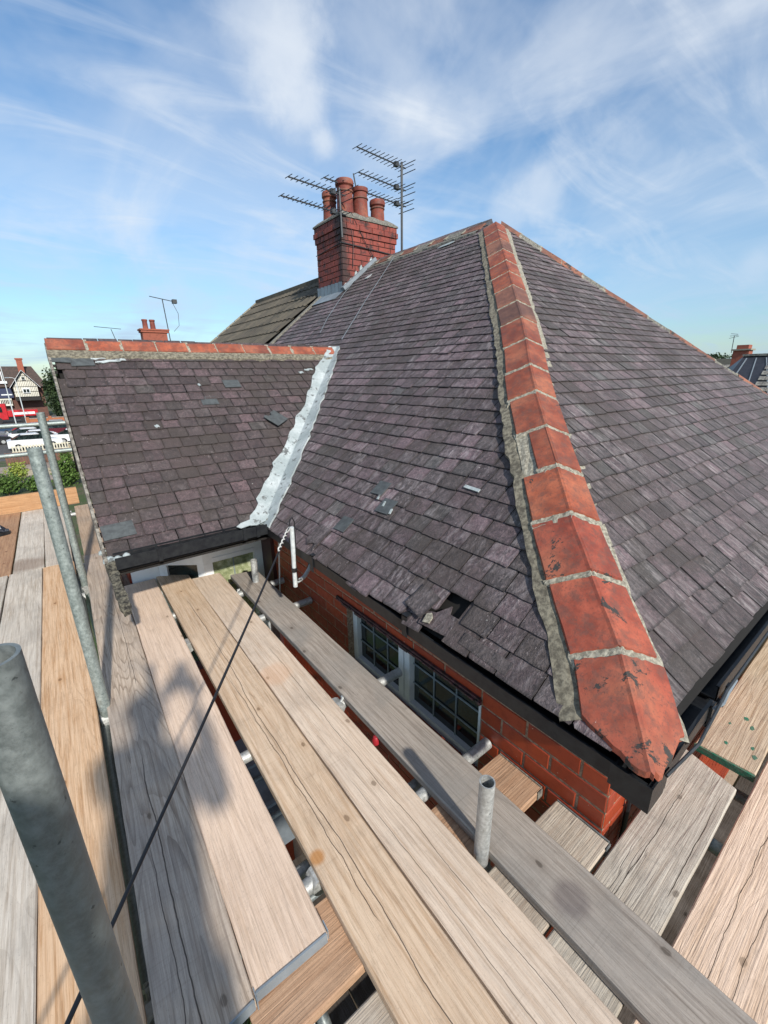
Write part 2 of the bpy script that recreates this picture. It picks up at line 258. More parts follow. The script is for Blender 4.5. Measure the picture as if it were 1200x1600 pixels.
# ------------------------------------------------------------------ object helpers
WM = {}
def link(o, parent=None, mw=None):
    COL.objects.link(o)
    if mw is None: mw = Matrix.Identity(4)
    o.matrix_basis = mw; WM[o.name] = mw
    if parent: o.parent = parent; o.matrix_parent_inverse = WM[parent.name].inverted()
    return o
def obj(name, mesh, parent=None, mw=None): return link(bpy.data.objects.new(name, mesh), parent, mw)
def empty(name, loc, label, cat, group=None):
    o = bpy.data.objects.new(name, None); o.empty_display_size = 0.1; link(o, None, Matrix.Translation(loc)); return tag(o, label, cat, group)
def tag(o, label=None, cat=None, group=None, kind=None):
    if label: o['label'] = label
    if cat: o['category'] = cat
    if group: o['group'] = group
    if kind: o['kind'] = kind
    return o
class MB:
    def __init__(s): s.v = []; s.f = []; s.mi = []; s.a = []
    def add(s, vs, fs, mi=0, mw=None):
        b = len(s.v)
        for v in vs:
            v = Vector(v); s.v.append(tuple(mw @ v) if mw else tuple(v))
        for f in fs: s.f.append([i + b for i in f]); s.mi.append(mi)
    def box(s, lo, hi, mi=0, mw=None):
        (a, b, c), (d, e, f) = lo, hi
        s.add([(a, b, c), (d, b, c), (d, e, c), (a, e, c), (a, b, f), (d, b, f), (d, e, f), (a, e, f)],
              [(3, 2, 1, 0), (4, 5, 6, 7), (0, 1, 5, 4), (1, 2, 6, 5), (2, 3, 7, 6), (3, 0, 4, 7)], mi, mw)
    def prism(s, pts, z0, z1, mi=0, mw=None):
        n = len(pts); vs = [(x, y, z0) for x, y in pts] + [(x, y, z1) for x, y in pts]
        s.add(vs, [tuple(range(n - 1, -1, -1)), tuple(range(n, 2 * n))] + [(i, (i + 1) % n, n + (i + 1) % n, n + i) for i in range(n)], mi, mw)
    def bar(s, p, q, w, h, up=(0, 0, 1), mi=0):
        p = Vector(p); q = Vector(q); d = (q - p); L_ = d.length; x = d.normalized(); up = Vector(up)
        y = up.cross(x); y = y.normalized() if y.length > 1e-6 else x.orthogonal().normalized(); z = x.cross(y)
        m = Matrix((x, y, z)).transposed().to_4x4(); m.translation = p; s.box((0, -w / 2, -h / 2), (L_, w / 2, h / 2), mi, m)
    def tube(s, p, q, r, n=16, r2=None, hollow=0, mi=0, cap=True):
        p = Vector(p); q = Vector(q); d = (q - p).normalized(); a = d.orthogonal().normalized(); b = d.cross(a); r2 = r if r2 is None else r2
        ring = lambda c, rr: [tuple(c + (a * math.cos(2 * math.pi * i / n) + b * math.sin(2 * math.pi * i / n)) * rr) for i in range(n)]
        if hollow:
            ri = r - hollow; rr = [ring(p, r), ring(q, r2), ring(q, ri), ring(p, ri)]
            vs = sum(rr, []); fs = []
            for k in range(4):
                for i in range(n): j = (i + 1) % n; k2 = (k + 1) % 4; fs.append((k * n + i, k * n + j, k2 * n + j, k2 * n + i))
            s.add(vs, fs, mi)
        else:
            vs = ring(p, r) + ring(q, r2); fs = [(i, (i + 1) % n, n + (i + 1) % n, n + i) for i in range(n)]
            if cap: fs += [tuple(range(n - 1, -1, -1)), tuple(range(n, 2 * n))]
            s.add(vs, fs, mi)
    def path(s, pts, r, n=8, mi=0):
        pts = [Vector(p) for p in pts]; vs = []; fs = []; prev = None
        for i, p in enumerate(pts):
            d = (pts[min(i + 1, len(pts) - 1)] - pts[max(i - 1, 0)]).normalized()
            if prev is None: a = d.orthogonal().normalized()
            else: a = (prev - d * prev.dot(d)).normalized()
            prev = a; b = d.cross(a)
            for k in range(n): t = 2 * math.pi * k / n; vs.append(tuple(p + (a * math.cos(t) + b * math.sin(t)) * r))
        for i in range(len(pts) - 1):
            for k in range(n): j = (k + 1) % n; fs.append((i * n + k, i * n + j, (i + 1) * n + j, (i + 1) * n + k))
        fs += [tuple(range(n - 1, -1, -1)), tuple(range(len(vs) - n, len(vs)))]; s.add(vs, fs, mi)
    def lathe(s, prof, c, n=24, mi=0):
        vs = []; fs = []; k = len(prof)
        for r_, z in prof:
            for i in range(n): t = 2 * math.pi * i / n; vs.append((c[0] + r_ * math.cos(t), c[1] + r_ * math.sin(t), c[2] + z))
        for a in range(k - 1):
            for i in range(n): j = (i + 1) % n; fs.append((a * n + i, a * n + j, (a + 1) * n + j, (a + 1) * n + i))
        s.add(vs, fs, mi)
    def mesh(s, name, mats, smooth=False):
        me = bpy.data.meshes.new(name); me.from_pydata(s.v, [], s.f); me.validate()
        for m_ in (mats if isinstance(mats, (list, tuple)) else [mats]): me.materials.append(m_)
        if len(s.mi) == len(me.polygons) and any(s.mi): me.polygons.foreach_set('material_index', s.mi)
        if smooth:
            me.polygons.foreach_set('use_smooth', [True] * len(me.polygons)); me.set_sharp_from_angle(angle=R(40))
        if len(s.a) == len(s.v) and s.a:
            at = me.attributes.new('sl', 'FLOAT_VECTOR', 'POINT'); at.data.foreach_set('vector', [c for a_ in s.a for c in a_])
        me.update(); return me
    def build(s, name, mats, parent=None, smooth=False, mw=None): return obj(name, s.mesh(name, mats, smooth), parent, mw)

# ------------------------------------------------------------------ ground and surroundings
def ground_mat():
    m = Mat('ground', 0.95); v = m.coord('World'); n = m.noise(v, 1.3, 6, .6); f = m.noise(v, 30, 5)
    c = m.mix(m.step(n, .4, .6), (.05, .085, .02), (.10, .09, .05)); c = m.mix(m.math('MULTIPLY', m.step(f, .4, .7), .6), c, (.02, .035, .01)); m.color(c); m.bump(f, 1, .05); return m.m
b = MB(); b.add([(-1500, -1500, GZ), (1500, -1500, GZ), (1500, 1500, GZ), (-1500, 1500, GZ)], [(0, 1, 2, 3)]); tag(b.build('ground', ground_mat()), kind='structure')
M['asphalt'] = simple('asphalt', (.085, .082, .08), 0.9, scale=6, c2=(.055, .053, .052), bump=.5)
M['paving'] = simple('garden_paving', (.34, .29, .24), 0.9, scale=3, c2=(.20, .15, .12))
M['leaf'] = None
def leaf_mat(name, a, b_):
    m = Mat(name, 0.7, 0, .3); r = m.rnd(); m.color(m.mix(r, a, b_)); m.b.inputs['Subsurface Weight'].default_value = 0.0; return m.m
M['leaf_dark'] = leaf_mat('leaf_dark', (.010, .022, .008), (.035, .060, .018))
M['leaf_green'] = leaf_mat('leaf_green', (.035, .075, .014), (.10, .17, .035))
M['leaf_lime'] = leaf_mat('leaf_lime', (.14, .20, .03), (.30, .34, .07))
M['bark'] = simple('bark', (.09, .065, .045), 0.95, scale=12)
b = MB(); b.box((-40, 47.5, GZ - .1), (12, 96, GZ + .012)); tag(b.build('car_park', M['asphalt']), kind='structure')
b = MB(); b.box((-60, 96, GZ - .1), (60, 104, GZ + .008)); tag(b.build('road', M['asphalt']), kind='structure')
b = MB(); b.box((-4.2, 36, GZ - .1), (1.3, 43.9, GZ + .02)); tag(b.build('garden_patio', M['paving']), kind='structure')
def leaves(mb, c, rad, n, size, seed=0, hollow=.45):
    rg = random.Random(seed)
    for i in range(n):
        while True:
            p = Vector([rg.uniform(-1, 1) for _ in range(3)])
            if p.length < 1 and p.length > hollow * rg.random(): break
        k = 0.72 + 0.5 * noise.noise(p * 2.4 + Vector((seed, 0, 0))); p = Vector((p.x * rad[0] * k, p.y * rad[1] * k, p.z * rad[2] * k)) + Vector(c)
        a = Vector([rg.gauss(0, 1) for _ in range(3)]).normalized(); t = a.orthogonal().normalized(); u = a.cross(t); s_ = size * rg.uniform(.6, 1.5)
        mb.add([p - t * s_, p + u * s_ * .55, p + t * s_, p - u * s_ * .55], [(0, 1, 2, 3)])
def plant(name, label, cat, c, rad, n, size, mat, trunk=None, group=None, seed=1):
    t = empty(name, (c[0], c[1], GZ), label, cat, group)
    b = MB(); leaves(b, c, rad, n, size, seed); b.build('crown' if trunk else 'foliage', mat, t)
    b = MB(); r_ = trunk or .04; b.tube((c[0], c[1], GZ), (c[0] + .1, c[1], c[2] - rad[2] * .2), r_, 8, r_ * .6)
    for k in range(4):
        a = k * 1.6 + seed; b.tube((c[0], c[1], GZ + (c[2] - GZ) * .5), (c[0] + math.cos(a) * rad[0] * .5, c[1] + math.sin(a) * rad[1] * .5, c[2]), r_ * .5, 6, r_ * .2)
    b.build('trunk' if trunk else 'stem', M['bark'], t); return t
plant('tree', 'tall dark evergreen tree right of the black and white gabled building', 'tree', (1.9, 86, -2.4), (2.3, 2.0, 4.9), 5200, .17, M['leaf_dark'], .25, seed=3)
plant('tree', 'small dark tree behind the brown tiled roof end of the gabled building', 'tree', (3.6, 112, -1.0), (2.6, 2.0, 4.4), 2500, .2, M['leaf_dark'], .2, seed=5)
G = 'garden shrubs below the scaffold end'
plant('shrub', 'lime green leafy shrub beside the brown slat fence', 'shrub', (-2.3, 36.2, GZ + .75), (.75, .6, .8), 900, .07, M['leaf_lime'], None, G, 11)
plant('shrub', 'broad dark green shrub just over the plank end board', 'shrub', (-2.7, 32.6, GZ + .65), (1.1, .8, .75), 1600, .07, M['leaf_green'], None, G, 12)
plant('shrub', 'low green shrub between the two scaffold standards', 'shrub', (-1.3, 32.4, GZ + .5), (.9, .7, .6), 1200, .07, M['leaf_green'], None, G, 13)
plant('shrub', 'round clipped green bush beside the gable verge of the slate roof', 'shrub', (.5, 41, GZ + .8), (.55, .5, .7), 900, .06, M['leaf_green'], None, G, 14)
plant('shrub', 'leafy green shrub tight against the lower gable verge', 'shrub', (.25, 33, GZ + .9), (1.0, .9, 1.2), 1800, .08, M['leaf_green'], None, G, 15)
for i, (x, y) in enumerate(((.1, 3.6), (.35, 2.2), (.1, 5.2))):
    plant('shrub', ['leafy shrub on the ground under the first gap between the boards', 'small shrub below the gap by the grainy grey board', 'shrub on the ground below the far end of the gap between the boards'][i], 'shrub', (x, y, GZ + .7), (.7, .7, .7), 1200, .06, M['leaf_green'], None, 'shrubs on the ground under the scaffold', 20 + i)
# stone circle in the patio and a white ornament
b = MB(); b.prism([(-1.15 + 1.0 * math.cos(t * .26), 39.4 + 1.6 * math.sin(t * .26)) for t in range(24)], GZ + .025, GZ + .06); tag(b.build('stepping_stone', simple('sandstone', (.46, .38, .25), .9, scale=4)), 'pale round sandstone patio circle beyond the scaffold end', 'paving stone')
b = MB(); b.lathe([(.0, 0), (.16, 0), (.14, .15), (.07, .3), (.10, .5), (.12, .62), (.05, .8), (.0, .86)], (.28, 39.5, GZ)); tag(b.build('garden_ornament', simple('white_stone', (.7, .68, .64), .8), smooth=True), 'small white garden ornament beside the clipped bush', 'ornament')
# brown slat fence
t = empty('slat_fence', (-1.2, 44, GZ), 'brown vertical slat fence behind the patio', 'fence')
fm = simple('brown_fence', (.17, .085, .055), .85, scale=3, c2=(.11, .055, .04))
bm_ = MB(); bm_.box((-.07, -.012, 0), (.07, .012, 1.0)); fme = bm_.mesh('slat', fm)
for i in range(25): obj('slat', fme, t, Matrix.Translation((-3.2 + i * .165, 44 + (i % 2) * .01, GZ + .03)))
for z in (.25, .8): b = MB(); b.box((-3.3, 44.03, GZ + z), (.95, 44.08, GZ + z + .09)); b.build('rail', fm, t)
b = MB(); b.box((.85, 43.9, GZ), (1.0, 44.1, GZ + 1.3)); b.build('post', simple('concrete_post', (.36, .31, .22), .9), t)
# cream picket fence
t = empty('picket_fence', (-1, 51, GZ), 'cream picket fence in front of the parked white cars', 'fence')
pm = simple('cream_paint', (.66, .62, .48), .7, scale=4)
bm_ = MB(); bm_.prism([(-.05, 0), (.05, 0), (.05, .72), (0, .80), (-.05, .72)], -.012, .012, mw=Matrix.Rotation(R(90), 4, 'X')); pme = bm_.mesh('picket', pm)
for i in range(20): obj('picket', pme, t, Matrix.Translation((-3.1 + i * .215, 51, GZ)))
for z in (.18, .6): b = MB(); b.box((-3.2, 51.03, GZ + z), (1.2, 51.07, GZ + z + .07)); b.build('rail', pm, t)

# cars
def car(label, x, y, ang, col, kind='saloon', group='cars in the car park'):
    t = empty('parked_car', (x, y, GZ), label, 'car', group)
    mw = Matrix.Translation((x, y, GZ)) @ Matrix.Rotation(ang, 4, 'Z')
    paint = simple('car_paint', col, .25, 0, .1, 2, .0, spec=.8); L_, W = 4.2, 1.72
    side = [(-2.1, .28), (2.1, .28), (2.12, .62), (1.95, .80), (1.05, .92), (.45, 1.38), (-.95, 1.42), (-1.75, 1.0), (-2.08, .92)]
    def ext(pts, y0, y1, inset=0):
        b = MB(); n = len(pts); v1 = [(px, y0, pz) for px, pz in pts]; v2 = [(px, y1, pz) for px, pz in pts]
        b.add(v1 + v2, [tuple(range(n)), tuple(range(2 * n - 1, n - 1, -1))] + [(i, n + i, n + (i + 1) % n, (i + 1) % n) for i in range(n)]); return b
    low = [(-2.1, .28), (2.1, .28), (2.12, .62), (1.95, .80), (1.05, .92), (-1.75, 1.0), (-2.08, .92)]
    o = ext(low, -W / 2, W / 2).build('body', paint, t, mw=mw)
    ext([(1.05, .92), (.45, 1.38), (-.95, 1.42), (-1.75, 1.0)], -W / 2 + .14, W / 2 - .14).build('window_band', M['dark_glass'], t, mw=mw)
    ext([(.42, 1.385), (.25, 1.46), (-.85, 1.47), (-.98, 1.42)], -W / 2 + .13, W / 2 - .13).build('roof', paint, t, mw=mw)
    for sx in (-1.35, 1.32):
        for sy in (-W / 2 + .02, W / 2 - .02):
            b = MB(); b.tube((sx, sy - .1, .31), (sx, sy + .1, .31), .31, 16); wh = b.build('wheel', M['cable'], t, mw=mw)
            b = MB(); b.tube((sx, sy - .11, .31), (sx, sy + .11, .31), .17, 12); b.build('rim', M['galv_light'], wh, mw=mw)
    for sy in (-.6, .6):
        b = MB(); b.box((2.08, sy - .16, .56), (2.135, sy + .16, .70)); b.build('headlight', M['upvc'], t, mw=mw)
    return t
Wc = (.72, .73, .74)
car('white car nearest the cream picket fence, bonnet behind the pole', -1.5, 54.5, R(4), Wc)
car('white car in the second row behind the picket fence', -.9, 57.8, R(2), Wc)
car('white car half hidden by the slate gable verge', 2.2, 56.5, R(-3), Wc)
car('white car in the third row from the picket fence', -1.7, 61.2, R(5), Wc)
car('maroon car parked behind the white cars', 1.2, 64.8, R(0), (.10, .012, .02))
car('small bright red car at the head of the row of white cars', -1.0, 68.4, R(3), (.45, .012, .02))
car('dark blue car driving out of the car park at the left', -5.6, 71.0, R(-4), (.03, .06, .11))
car('black car nearest at the left edge of the car park', -5.6, 60.5, R(6), (.012, .013, .015))
car('silver car behind the maroon one by the brick wall', 1.0, 70.5, R(2), (.35, .37, .38))
car('dark green car in the row behind the white cars', -1.8, 65.0, R(4), (.02, .05, .04))
car('grey car turning by the foot of the lamp post', -6.2, 65.5, R(-2), (.15, .16, .17))
# red lorry
t = empty('flatbed_lorry', (-4, 91, GZ), 'red flatbed lorry with its red cab at the left by the shops', 'lorry'); rp = simple('red_paint', (.50, .012, .02), .35, scale=2)
b = MB(); b.prism([(0, .6), (0, 2.6), (.4, 2.95), (2.0, 2.95), (2.0, .6)], -1.1, 1.1, mw=Matrix.Translation((-6.9, 91, GZ)) @ Matrix.Rotation(R(90), 4, 'X')); b.build('cab', rp, t)
b = MB(); b.box((-6.7, 89.88, GZ + 1.7), (-5.4, 89.92, GZ + 2.5)); b.build('side_window', M['dark_glass'], t)
b = MB(); b.box((-4.85, 89.9, GZ + 1.0), (-1.1, 92.1, GZ + 1.9)); b.build('load_bed', rp, t)
b = MB(); b.box((-6.8, 90.1, GZ + .5), (-1.2, 91.9, GZ + .95)); b.build('chassis', M['black_plastic'], t)
for x in (-6.1, -3.0, -2.0):
    b = MB(); b.tube((x, 89.85, GZ + .48), (x, 90.15, GZ + .48), .48, 14); b.build('wheel', M['cable'], t)
b = MB(); b.box((-4.2, 89.86, GZ + 1.25), (-1.5, 89.9, GZ + 1.62)); b.build('side_stripe', M['upvc'], t)
# orange brick wall
t = empty('garden_wall', (-.5, 78, GZ), 'low orange brick wall beyond the parked cars', 'wall')
b = MB(); b.box((-2.4, 78, GZ), (3.0, 78.25, GZ + 1.25)); b.build('brickwork', simple('orange_brick', (.42, .15, .07), .9, scale=14), t); b = MB(); b.box((-2.45, 77.96, GZ + 1.25), (3.0, 78.29, GZ + 1.35)); b.build('coping', M['paving'], t)
for x in (-2.3, .2, 2.6): b = MB(); b.box((x - .2, 77.9, GZ), (x + .2, 78.3, GZ + 1.5)); b.build('pier', simple('orange_brick', (.36, .13, .06), .9, scale=14), t)
# lamp posts
for (x, y, h, lb) in ((-2.55, 80, 6.6, 'tall pale lamp post in front of the gabled building'), (-3.72, 80, 8.2, 'tall pale lamp post leftmost against the shops')):
    t = empty('lamp_post', (x, y, GZ), lb, 'lamp post', 'lamp posts in the car park'); b = MB(); b.tube((x, y, GZ), (x, y, GZ + h), .075, 10, .045); b.build('column', M['pipe'], t)
    b = MB(); b.path([(x, y, GZ + h), (x - .25, y, GZ + h + .15), (x - .7, y, GZ + h + .18)], .03); b.build('arm', M['pipe'], t); b = MB(); b.box((x - 1.05, y - .1, GZ + h + .12), (x - .6, y + .1, GZ + h + .24)); b.build('lamp_head', M['lead'], t)
# tudor style building
t = empty('half_timbered_building', (-2, 100, GZ), 'black and white half timbered gabled building with brown tiled roof', 'building')
roofm = simple('brown_roof', (.085, .055, .045), .9, scale=3, c2=(.05, .038, .033)); cream = simple('cream_render', (.72, .70, .60), .8, scale=1); blk = simple('black_timber', (.02, .018, .016), .8)
b = MB(); b.box((-16, 101.5, GZ), (.3, 108, -1.0)); b.build('wall', simple('dark_brick', (.13, .06, .045), .9, scale=3), t)
b = MB(); b.add([(-16, 101, -1.1), (1.1, 101, -1.1), (-.6, 105, 2.4), (-16, 105, 2.4), (1.1, 109, -1.1), (-16, 109, -1.1)], [(0, 1, 2, 3), (3, 2, 4, 5), (1, 4, 2), (0, 3, 5)]); b.build('roof', roofm, t)
b = MB(); b.add([(-3.75, 99.9, -2.8), (-.4, 99.9, -2.8), (-.4, 99.9, -1.05), (-2.08, 99.9, 1.55), (-3.75, 99.9, -1.05), (-3.75, 102.6, -2.8), (-.4, 102.6, -2.8), (-.4, 102.6, -1.05), (-2.08, 102.6, 1.55), (-3.75, 102.6, -1.05)], [(0, 1, 2, 3, 4), (9, 8, 7, 6, 5), (0, 5, 6, 1), (1, 6, 7, 2), (0, 4, 9, 5)]); b.build('gable_wall', cream, t)
b = MB()
for s_ in (-1, 1):
    b.add([(-2.08, 99.4, 1.78), (-2.08 + s_ * 2.15, 99.4, -1.22), (-2.08 + s_ * 2.15, 103.8, -1.22), (-2.08, 103.8, 1.78), (-2.08, 99.4, 1.66), (-2.08 + s_ * 2.15, 99.4, -1.34), (-2.08 + s_ * 2.15, 103.8, -1.34), (-2.08, 103.8, 1.66)], [(0, 1, 2, 3), (7, 6, 5, 4), (0, 4, 5, 1), (1, 5, 6, 2), (2, 6, 7, 3)])
b.build('gable_roof', roofm, t)
for s_ in (-1, 1): b = MB(); b.bar((-2.08, 99.35, 1.66), (-2.08 + s_ * 2.1, 99.35, -1.24), .05, .16, (0, 1, 0)); b.build('bargeboard', M['upvc'], t)
tim = []
for i in range(15):
    x = -3.70 + i * .235; top = min(-1.0 + 2.6 * (1 - abs(x + 2.08) / 1.68) - .15, 1.3); tim.append(((x, 99.86, -2.8), (x, 99.86, max(top, -1.15))))
for z in (-2.75, -1.9, -1.05, -.1, .75):
    hw = 1.66 if z < -1 else 1.68 * (1 - (z + 1.05) / 2.6); tim.append(((-2.08 - hw, 99.85, z), (-2.08 + hw, 99.85, z)))
for i, (p, q_) in enumerate(tim): b = MB(); b.bar(p, q_, .04, .085, (0, 1, 0)); b.build('timber', blk, t)
wf = MB(); wf.box((-2.55, 99.70, -2.15), (-1.55, 99.8, -1.25)); wf = wf.build('window', M['upvc'], t)
for x in (-2.45, -2.0): b = MB(); b.box((x, 99.66, -2.05), (x + .35, 99.69, -1.5)); b.build('pane', M['dark_glass'], wf)
wf = MB(); wf.box((-2.35, 99.72, .05), (-1.8, 99.8, .6)); wf = wf.build('window', M['upvc'], t)
b = MB(); b.box((-2.28, 99.68, .12), (-1.87, 99.71, .52)); b.build('pane', M['dark_glass'], wf)
b = MB(); b.box((-3.8, 99.5, -3.4), (-.3, 101.5, -2.85)); b.build('shop_canopy', blk, t)
ch = MB(); ch.box((-2.5, 102.6, 1.2), (-1.65, 103.5, 3.45)); ch = ch.build('chimney', M['far_brick'], t)
b = MB(); b.box((-2.62, 102.5, 3.45), (-1.53, 103.6, 3.72)); b.build('cap', M['far_brick'], ch)
for x in (-6.6, -5.0): b = MB(); b.box((x, 101.3, -.2), (x + .12, 101.9, 1.5)); b.build('dormer_edge', M['upvc'], t)
b = MB(); b.box((-6.6, 101.2, -.5), (-4.4, 102.8, -.1)); b.build('dormer_window', M['upvc'], t)
b = MB(); b.box((-9, 100.9, -2.9), (-4.0, 101.4, -1.3)); b.build('sign_fascia', simple('navy_sign', (.02, .03, .08), .5), t)
b = MB(); b.box((-5.6, 100.84, -2.45), (-4.15, 100.88, -2.25)); b.build('sign_lettering', M['upvc'], t)
b = MB(); b.box((-9, 100.7, -4.2), (-4.4, 101.5, -3.0)); sf = b.build('shopfront', cream, t)
for i in range(7): b = MB(); b.box((-5.9 + i * .22, 100.66, -3.9), (-5.78 + i * .22, 100.69, -3.2)); b.build('pane', M['dark_glass'], sf)
# brick house chimney beyond the ridge of the wing, and its roof
t = empty('brick_house', (6.5, 31, GZ), 'red brick house with two pot chimney showing over the left ridge', 'house')
b = MB(); b.box((3.2, 30.2, GZ), (9.4, 36, .2)); b.build('wall', M['far_brick'], t)
b = MB(); b.add([(2.9, 29.9, .1), (9.8, 29.9, .1), (9.8, 36.3, .1), (2.9, 36.3, .1), (6.35, 30.6, 2.28), (6.35, 35.6, 2.28)], [(0, 1, 4), (1, 2, 5, 4), (2, 3, 5), (3, 0, 4, 5)]); b.build('roof', M['terra_brown'], t)
ch = MB(); ch.box((5.45, 30.5, 1.4), (6.8, 31.2, 2.60)); ch.box((5.38, 30.44, 2.60), (6.9, 31.26, 2.72)); ch.box((5.33, 30.40, 2.72), (6.95, 31.3, 2.80)); ch = ch.build('chimney', M['far_brick'], t)
for x in (5.72, 6.13): b = MB(); b.lathe([(.15, 0), (.135, .45), (.16, .47), (.16, .55), (.13, .56), (.11, .2)], (x, 30.8, 2.78)); b.build('chimney_pot', M['pot'], ch, smooth=True)
t = empty('tv_aerial', (7.05, 31, 2.1), 'thin aerial on a mast beside the two pot chimney over the left ridge', 'aerial')
b = MB(); b.tube((7.05, 31, 2.2), (6.95, 31, 4.55), .028, 8); b.build('mast', M['aerial'], t)
b = MB(); b.tube((6.25, 31, 4.66), (7.7, 31, 4.45), .022, 6); b.box((7.5, 30.85, 4.36), (7.75, 31.15, 4.58)); b.build('boom', M['aerial'], t)
b = MB(); b.path([(7.5, 31, 4.4), (7.75, 31, 3.8), (7.7, 31, 3.1), (7.35, 31, 2.75)], .014, 6); b.build('cable', M['aerial'], t)
t = empty('tv_aerial', (8, 60, 2.0), 'small faint aerial far off over the left end of the red ridge', 'aerial')
b = MB(); b.tube((8.0, 60, 2.0), (6.55, 60, 5.2), .02, 6); b = MB(); b.tube((8.0, 60, 3.6), (7.6, 60, 5.3), .035, 6); b.build('mast', M['aerial'], t); b = MB(); b.tube((6.0, 60, 5.5), (8.6, 60, 5.35), .03, 6); b.build('boom', M['aerial'], t)
# houses at the right
pant = simple('pale_roof_tile', (.30, .29, .25), .85, scale=8, c2=(.12, .11, .10)); drk = simple('dark_roof', (.015, .018, .026), .45, scale=5, c2=(.028, .03, .04))
t = empty('tiled_house', (33, 8, GZ), 'house at the right edge with dark patched roof and brick chimney', 'house')
b = MB(); b.box((30.5, 3, GZ), (38, 12, -1.9)); b.build('wall', M['far_brick'], t)
b = MB(); b.add([(30, 2.5, -1.9), (30, 8.7, -1.9), (33.4, 8.3, .63), (33.4, 7.2, .63), (38, 12, -1.9), (38, 2.5, -1.9)], [(1, 0, 3, 2), (4, 1, 2), (0, 5, 3), (5, 4, 2, 3)]); b.build('roof', drk, t)
rt = MB(); rt.box((-.16, -.14, 0), (.16, .14, .035)); rtm = rt.mesh('roof_tile', pant)
sl_r = math.atan2(2.53, 3.4)
for i in range(9):
    for j in range(12):
        f = (i + .5) / 9; y = 7.3 - (1 + j) * .3 * 1.0
        if y > 7.2 - (1 - f) * 4.4 + .2 and y < 7.05 - (0) and j < 12:
            obj('roof_tile', rtm, t, Matrix.Translation((30 + 3.4 * f, y - .15, -1.9 + 2.53 * f + .03)) @ Matrix.Rotation(-sl_r, 4, 'Y'))
for j in range(5): b = MB(); b.bar((30.6, 8.2 - j * 1.0, -1.42), (33.2, 8.1 - j * .45, .5), .05, .05); b.build('roof_batten', M['lead'], t)
b = MB(); b.bar((33.4, 7.15, .68), (33.4, 8.35, .68), .25, .12); b.build('ridge', pant, t)
b = MB(); b.bar((30.1, 2.5, -2.0), (30.1, 9, -2.0), .12, .12); b.build('gutter', M['upvc'], t)
t = empty('tiled_house', (37.5, 12, GZ), 'low dark roofed house behind the brick chimney at the right', 'house')
b = MB(); b.box((36.2, 8.0, GZ), (44, 15, -1.3)); b.build('wall', M['far_brick'], t)
b = MB(); b.add([(35.6, 7.6, -1.3), (35.6, 16, -1.3), (39, 15.4, .62), (39, 8.4, .62), (44, 16, -1.3), (44, 7.6, -1.3)], [(1, 0, 3, 2), (4, 1, 2), (0, 5, 3), (5, 4, 2, 3)]); b.build('roof', simple('moss_roof', (.06, .06, .045), .9, scale=4), t)
for i in range(5):
    for j in range(10): obj('roof_tile', rtm, t, Matrix.Translation((36.2 + i * .45, 8.3 + j * .33, -.93 + i * .255)) @ Matrix.Rotation(-.51, 4, 'Y'))
ch = MB(); ch.box((35.9, 8.72, -1.0), (36.7, 9.55, 1.03)); ch = ch.build('chimney', M['far_brick'], t)
b = MB(); b.box((35.8, 8.62, 1.03), (36.8, 9.65, 1.12)); b.build('flaunching', M['mortar'], ch); b = MB(); b.box((35.95, 8.8, 1.12), (36.65, 9.42, 1.36)); b.build('chimney_pot', M['far_brick'], ch)
t = empty('tv_aerial', (36, 9.68, .9), 'thin wire aerial beside the brick chimney at the right edge', 'aerial')
b = MB(); b.tube((36, 9.66, .9), (36, 9.69, 1.95), .02, 6); b.build('mast', M['aerial'], t)
for k in range(3): b = MB(); b.tube((36, 9.45 + k * .03, 1.9 + k * .06), (36, 9.95 - k * .03, 1.8 + k * .14), .012, 6); b.build('rod', M['aerial'], t)
plant('tree', 'distant dark conifer tips behind the right hand roofs, left one', 'tree', (60, 17.6, .4), (1.6, 2.6, 1.6), 1500, .12, M['leaf_dark'], .2, 'distant trees at the right', 31)
plant('tree', 'distant dark tree at the extreme right edge', 'tree', (60, 10.2, .3), (1.8, 2.2, 1.5), 1500, .12, M['leaf_dark'], .2, 'distant trees at the right', 32)
# hedge line hiding the horizon
b = MB()
rg = random.Random(9)
for i in range(70):
    a = R(-25 + i * 2.1); d_ = 260; leaves(b, (math.sin(a) * d_, math.cos(a) * d_, GZ + 3), (7, 4, rg.uniform(2.5, 5)), 130, .9, i)
tag(b.build('tree_belt', M['leaf_dark']), 'far belt of dark trees along the horizon', 'trees', kind='stuff')

# ================================================================== the red brick house with the hipped slate roof
house = empty('slate_roofed_house', (1.24, 0.4, GZ), 'red painted brick house with hipped slate roof and terracotta hip tiles', 'house')
WX, WY = 1.24, 0.402                                     # outer faces of the two walls
P0 = Vector((1.05, 0.276, -0.996)); APEX = Vector((4.403, 3.629, 1.588)); PIT = R(37.63); tP = math.tan(PIT); kP = 1 / math.cos(PIT)
RUN = 3.353; FARC = Vector((6.41, 0.276, -0.996))
VB = Vector((1.071, 2.773, -0.98)); VT = Vector((2.662, 4.295, 0.246)); WPIT = math.atan2(1.226, 1.522); WX0 = 0.11
HD = (APEX - P0).normalized(); HL = (APEX - P0).length
nL = Vector((-math.sin(PIT), 0, math.cos(PIT))); nR = Vector((0, -math.sin(PIT), math.cos(PIT))); nW = Vector((0, -math.sin(WPIT), math.cos(WPIT)))
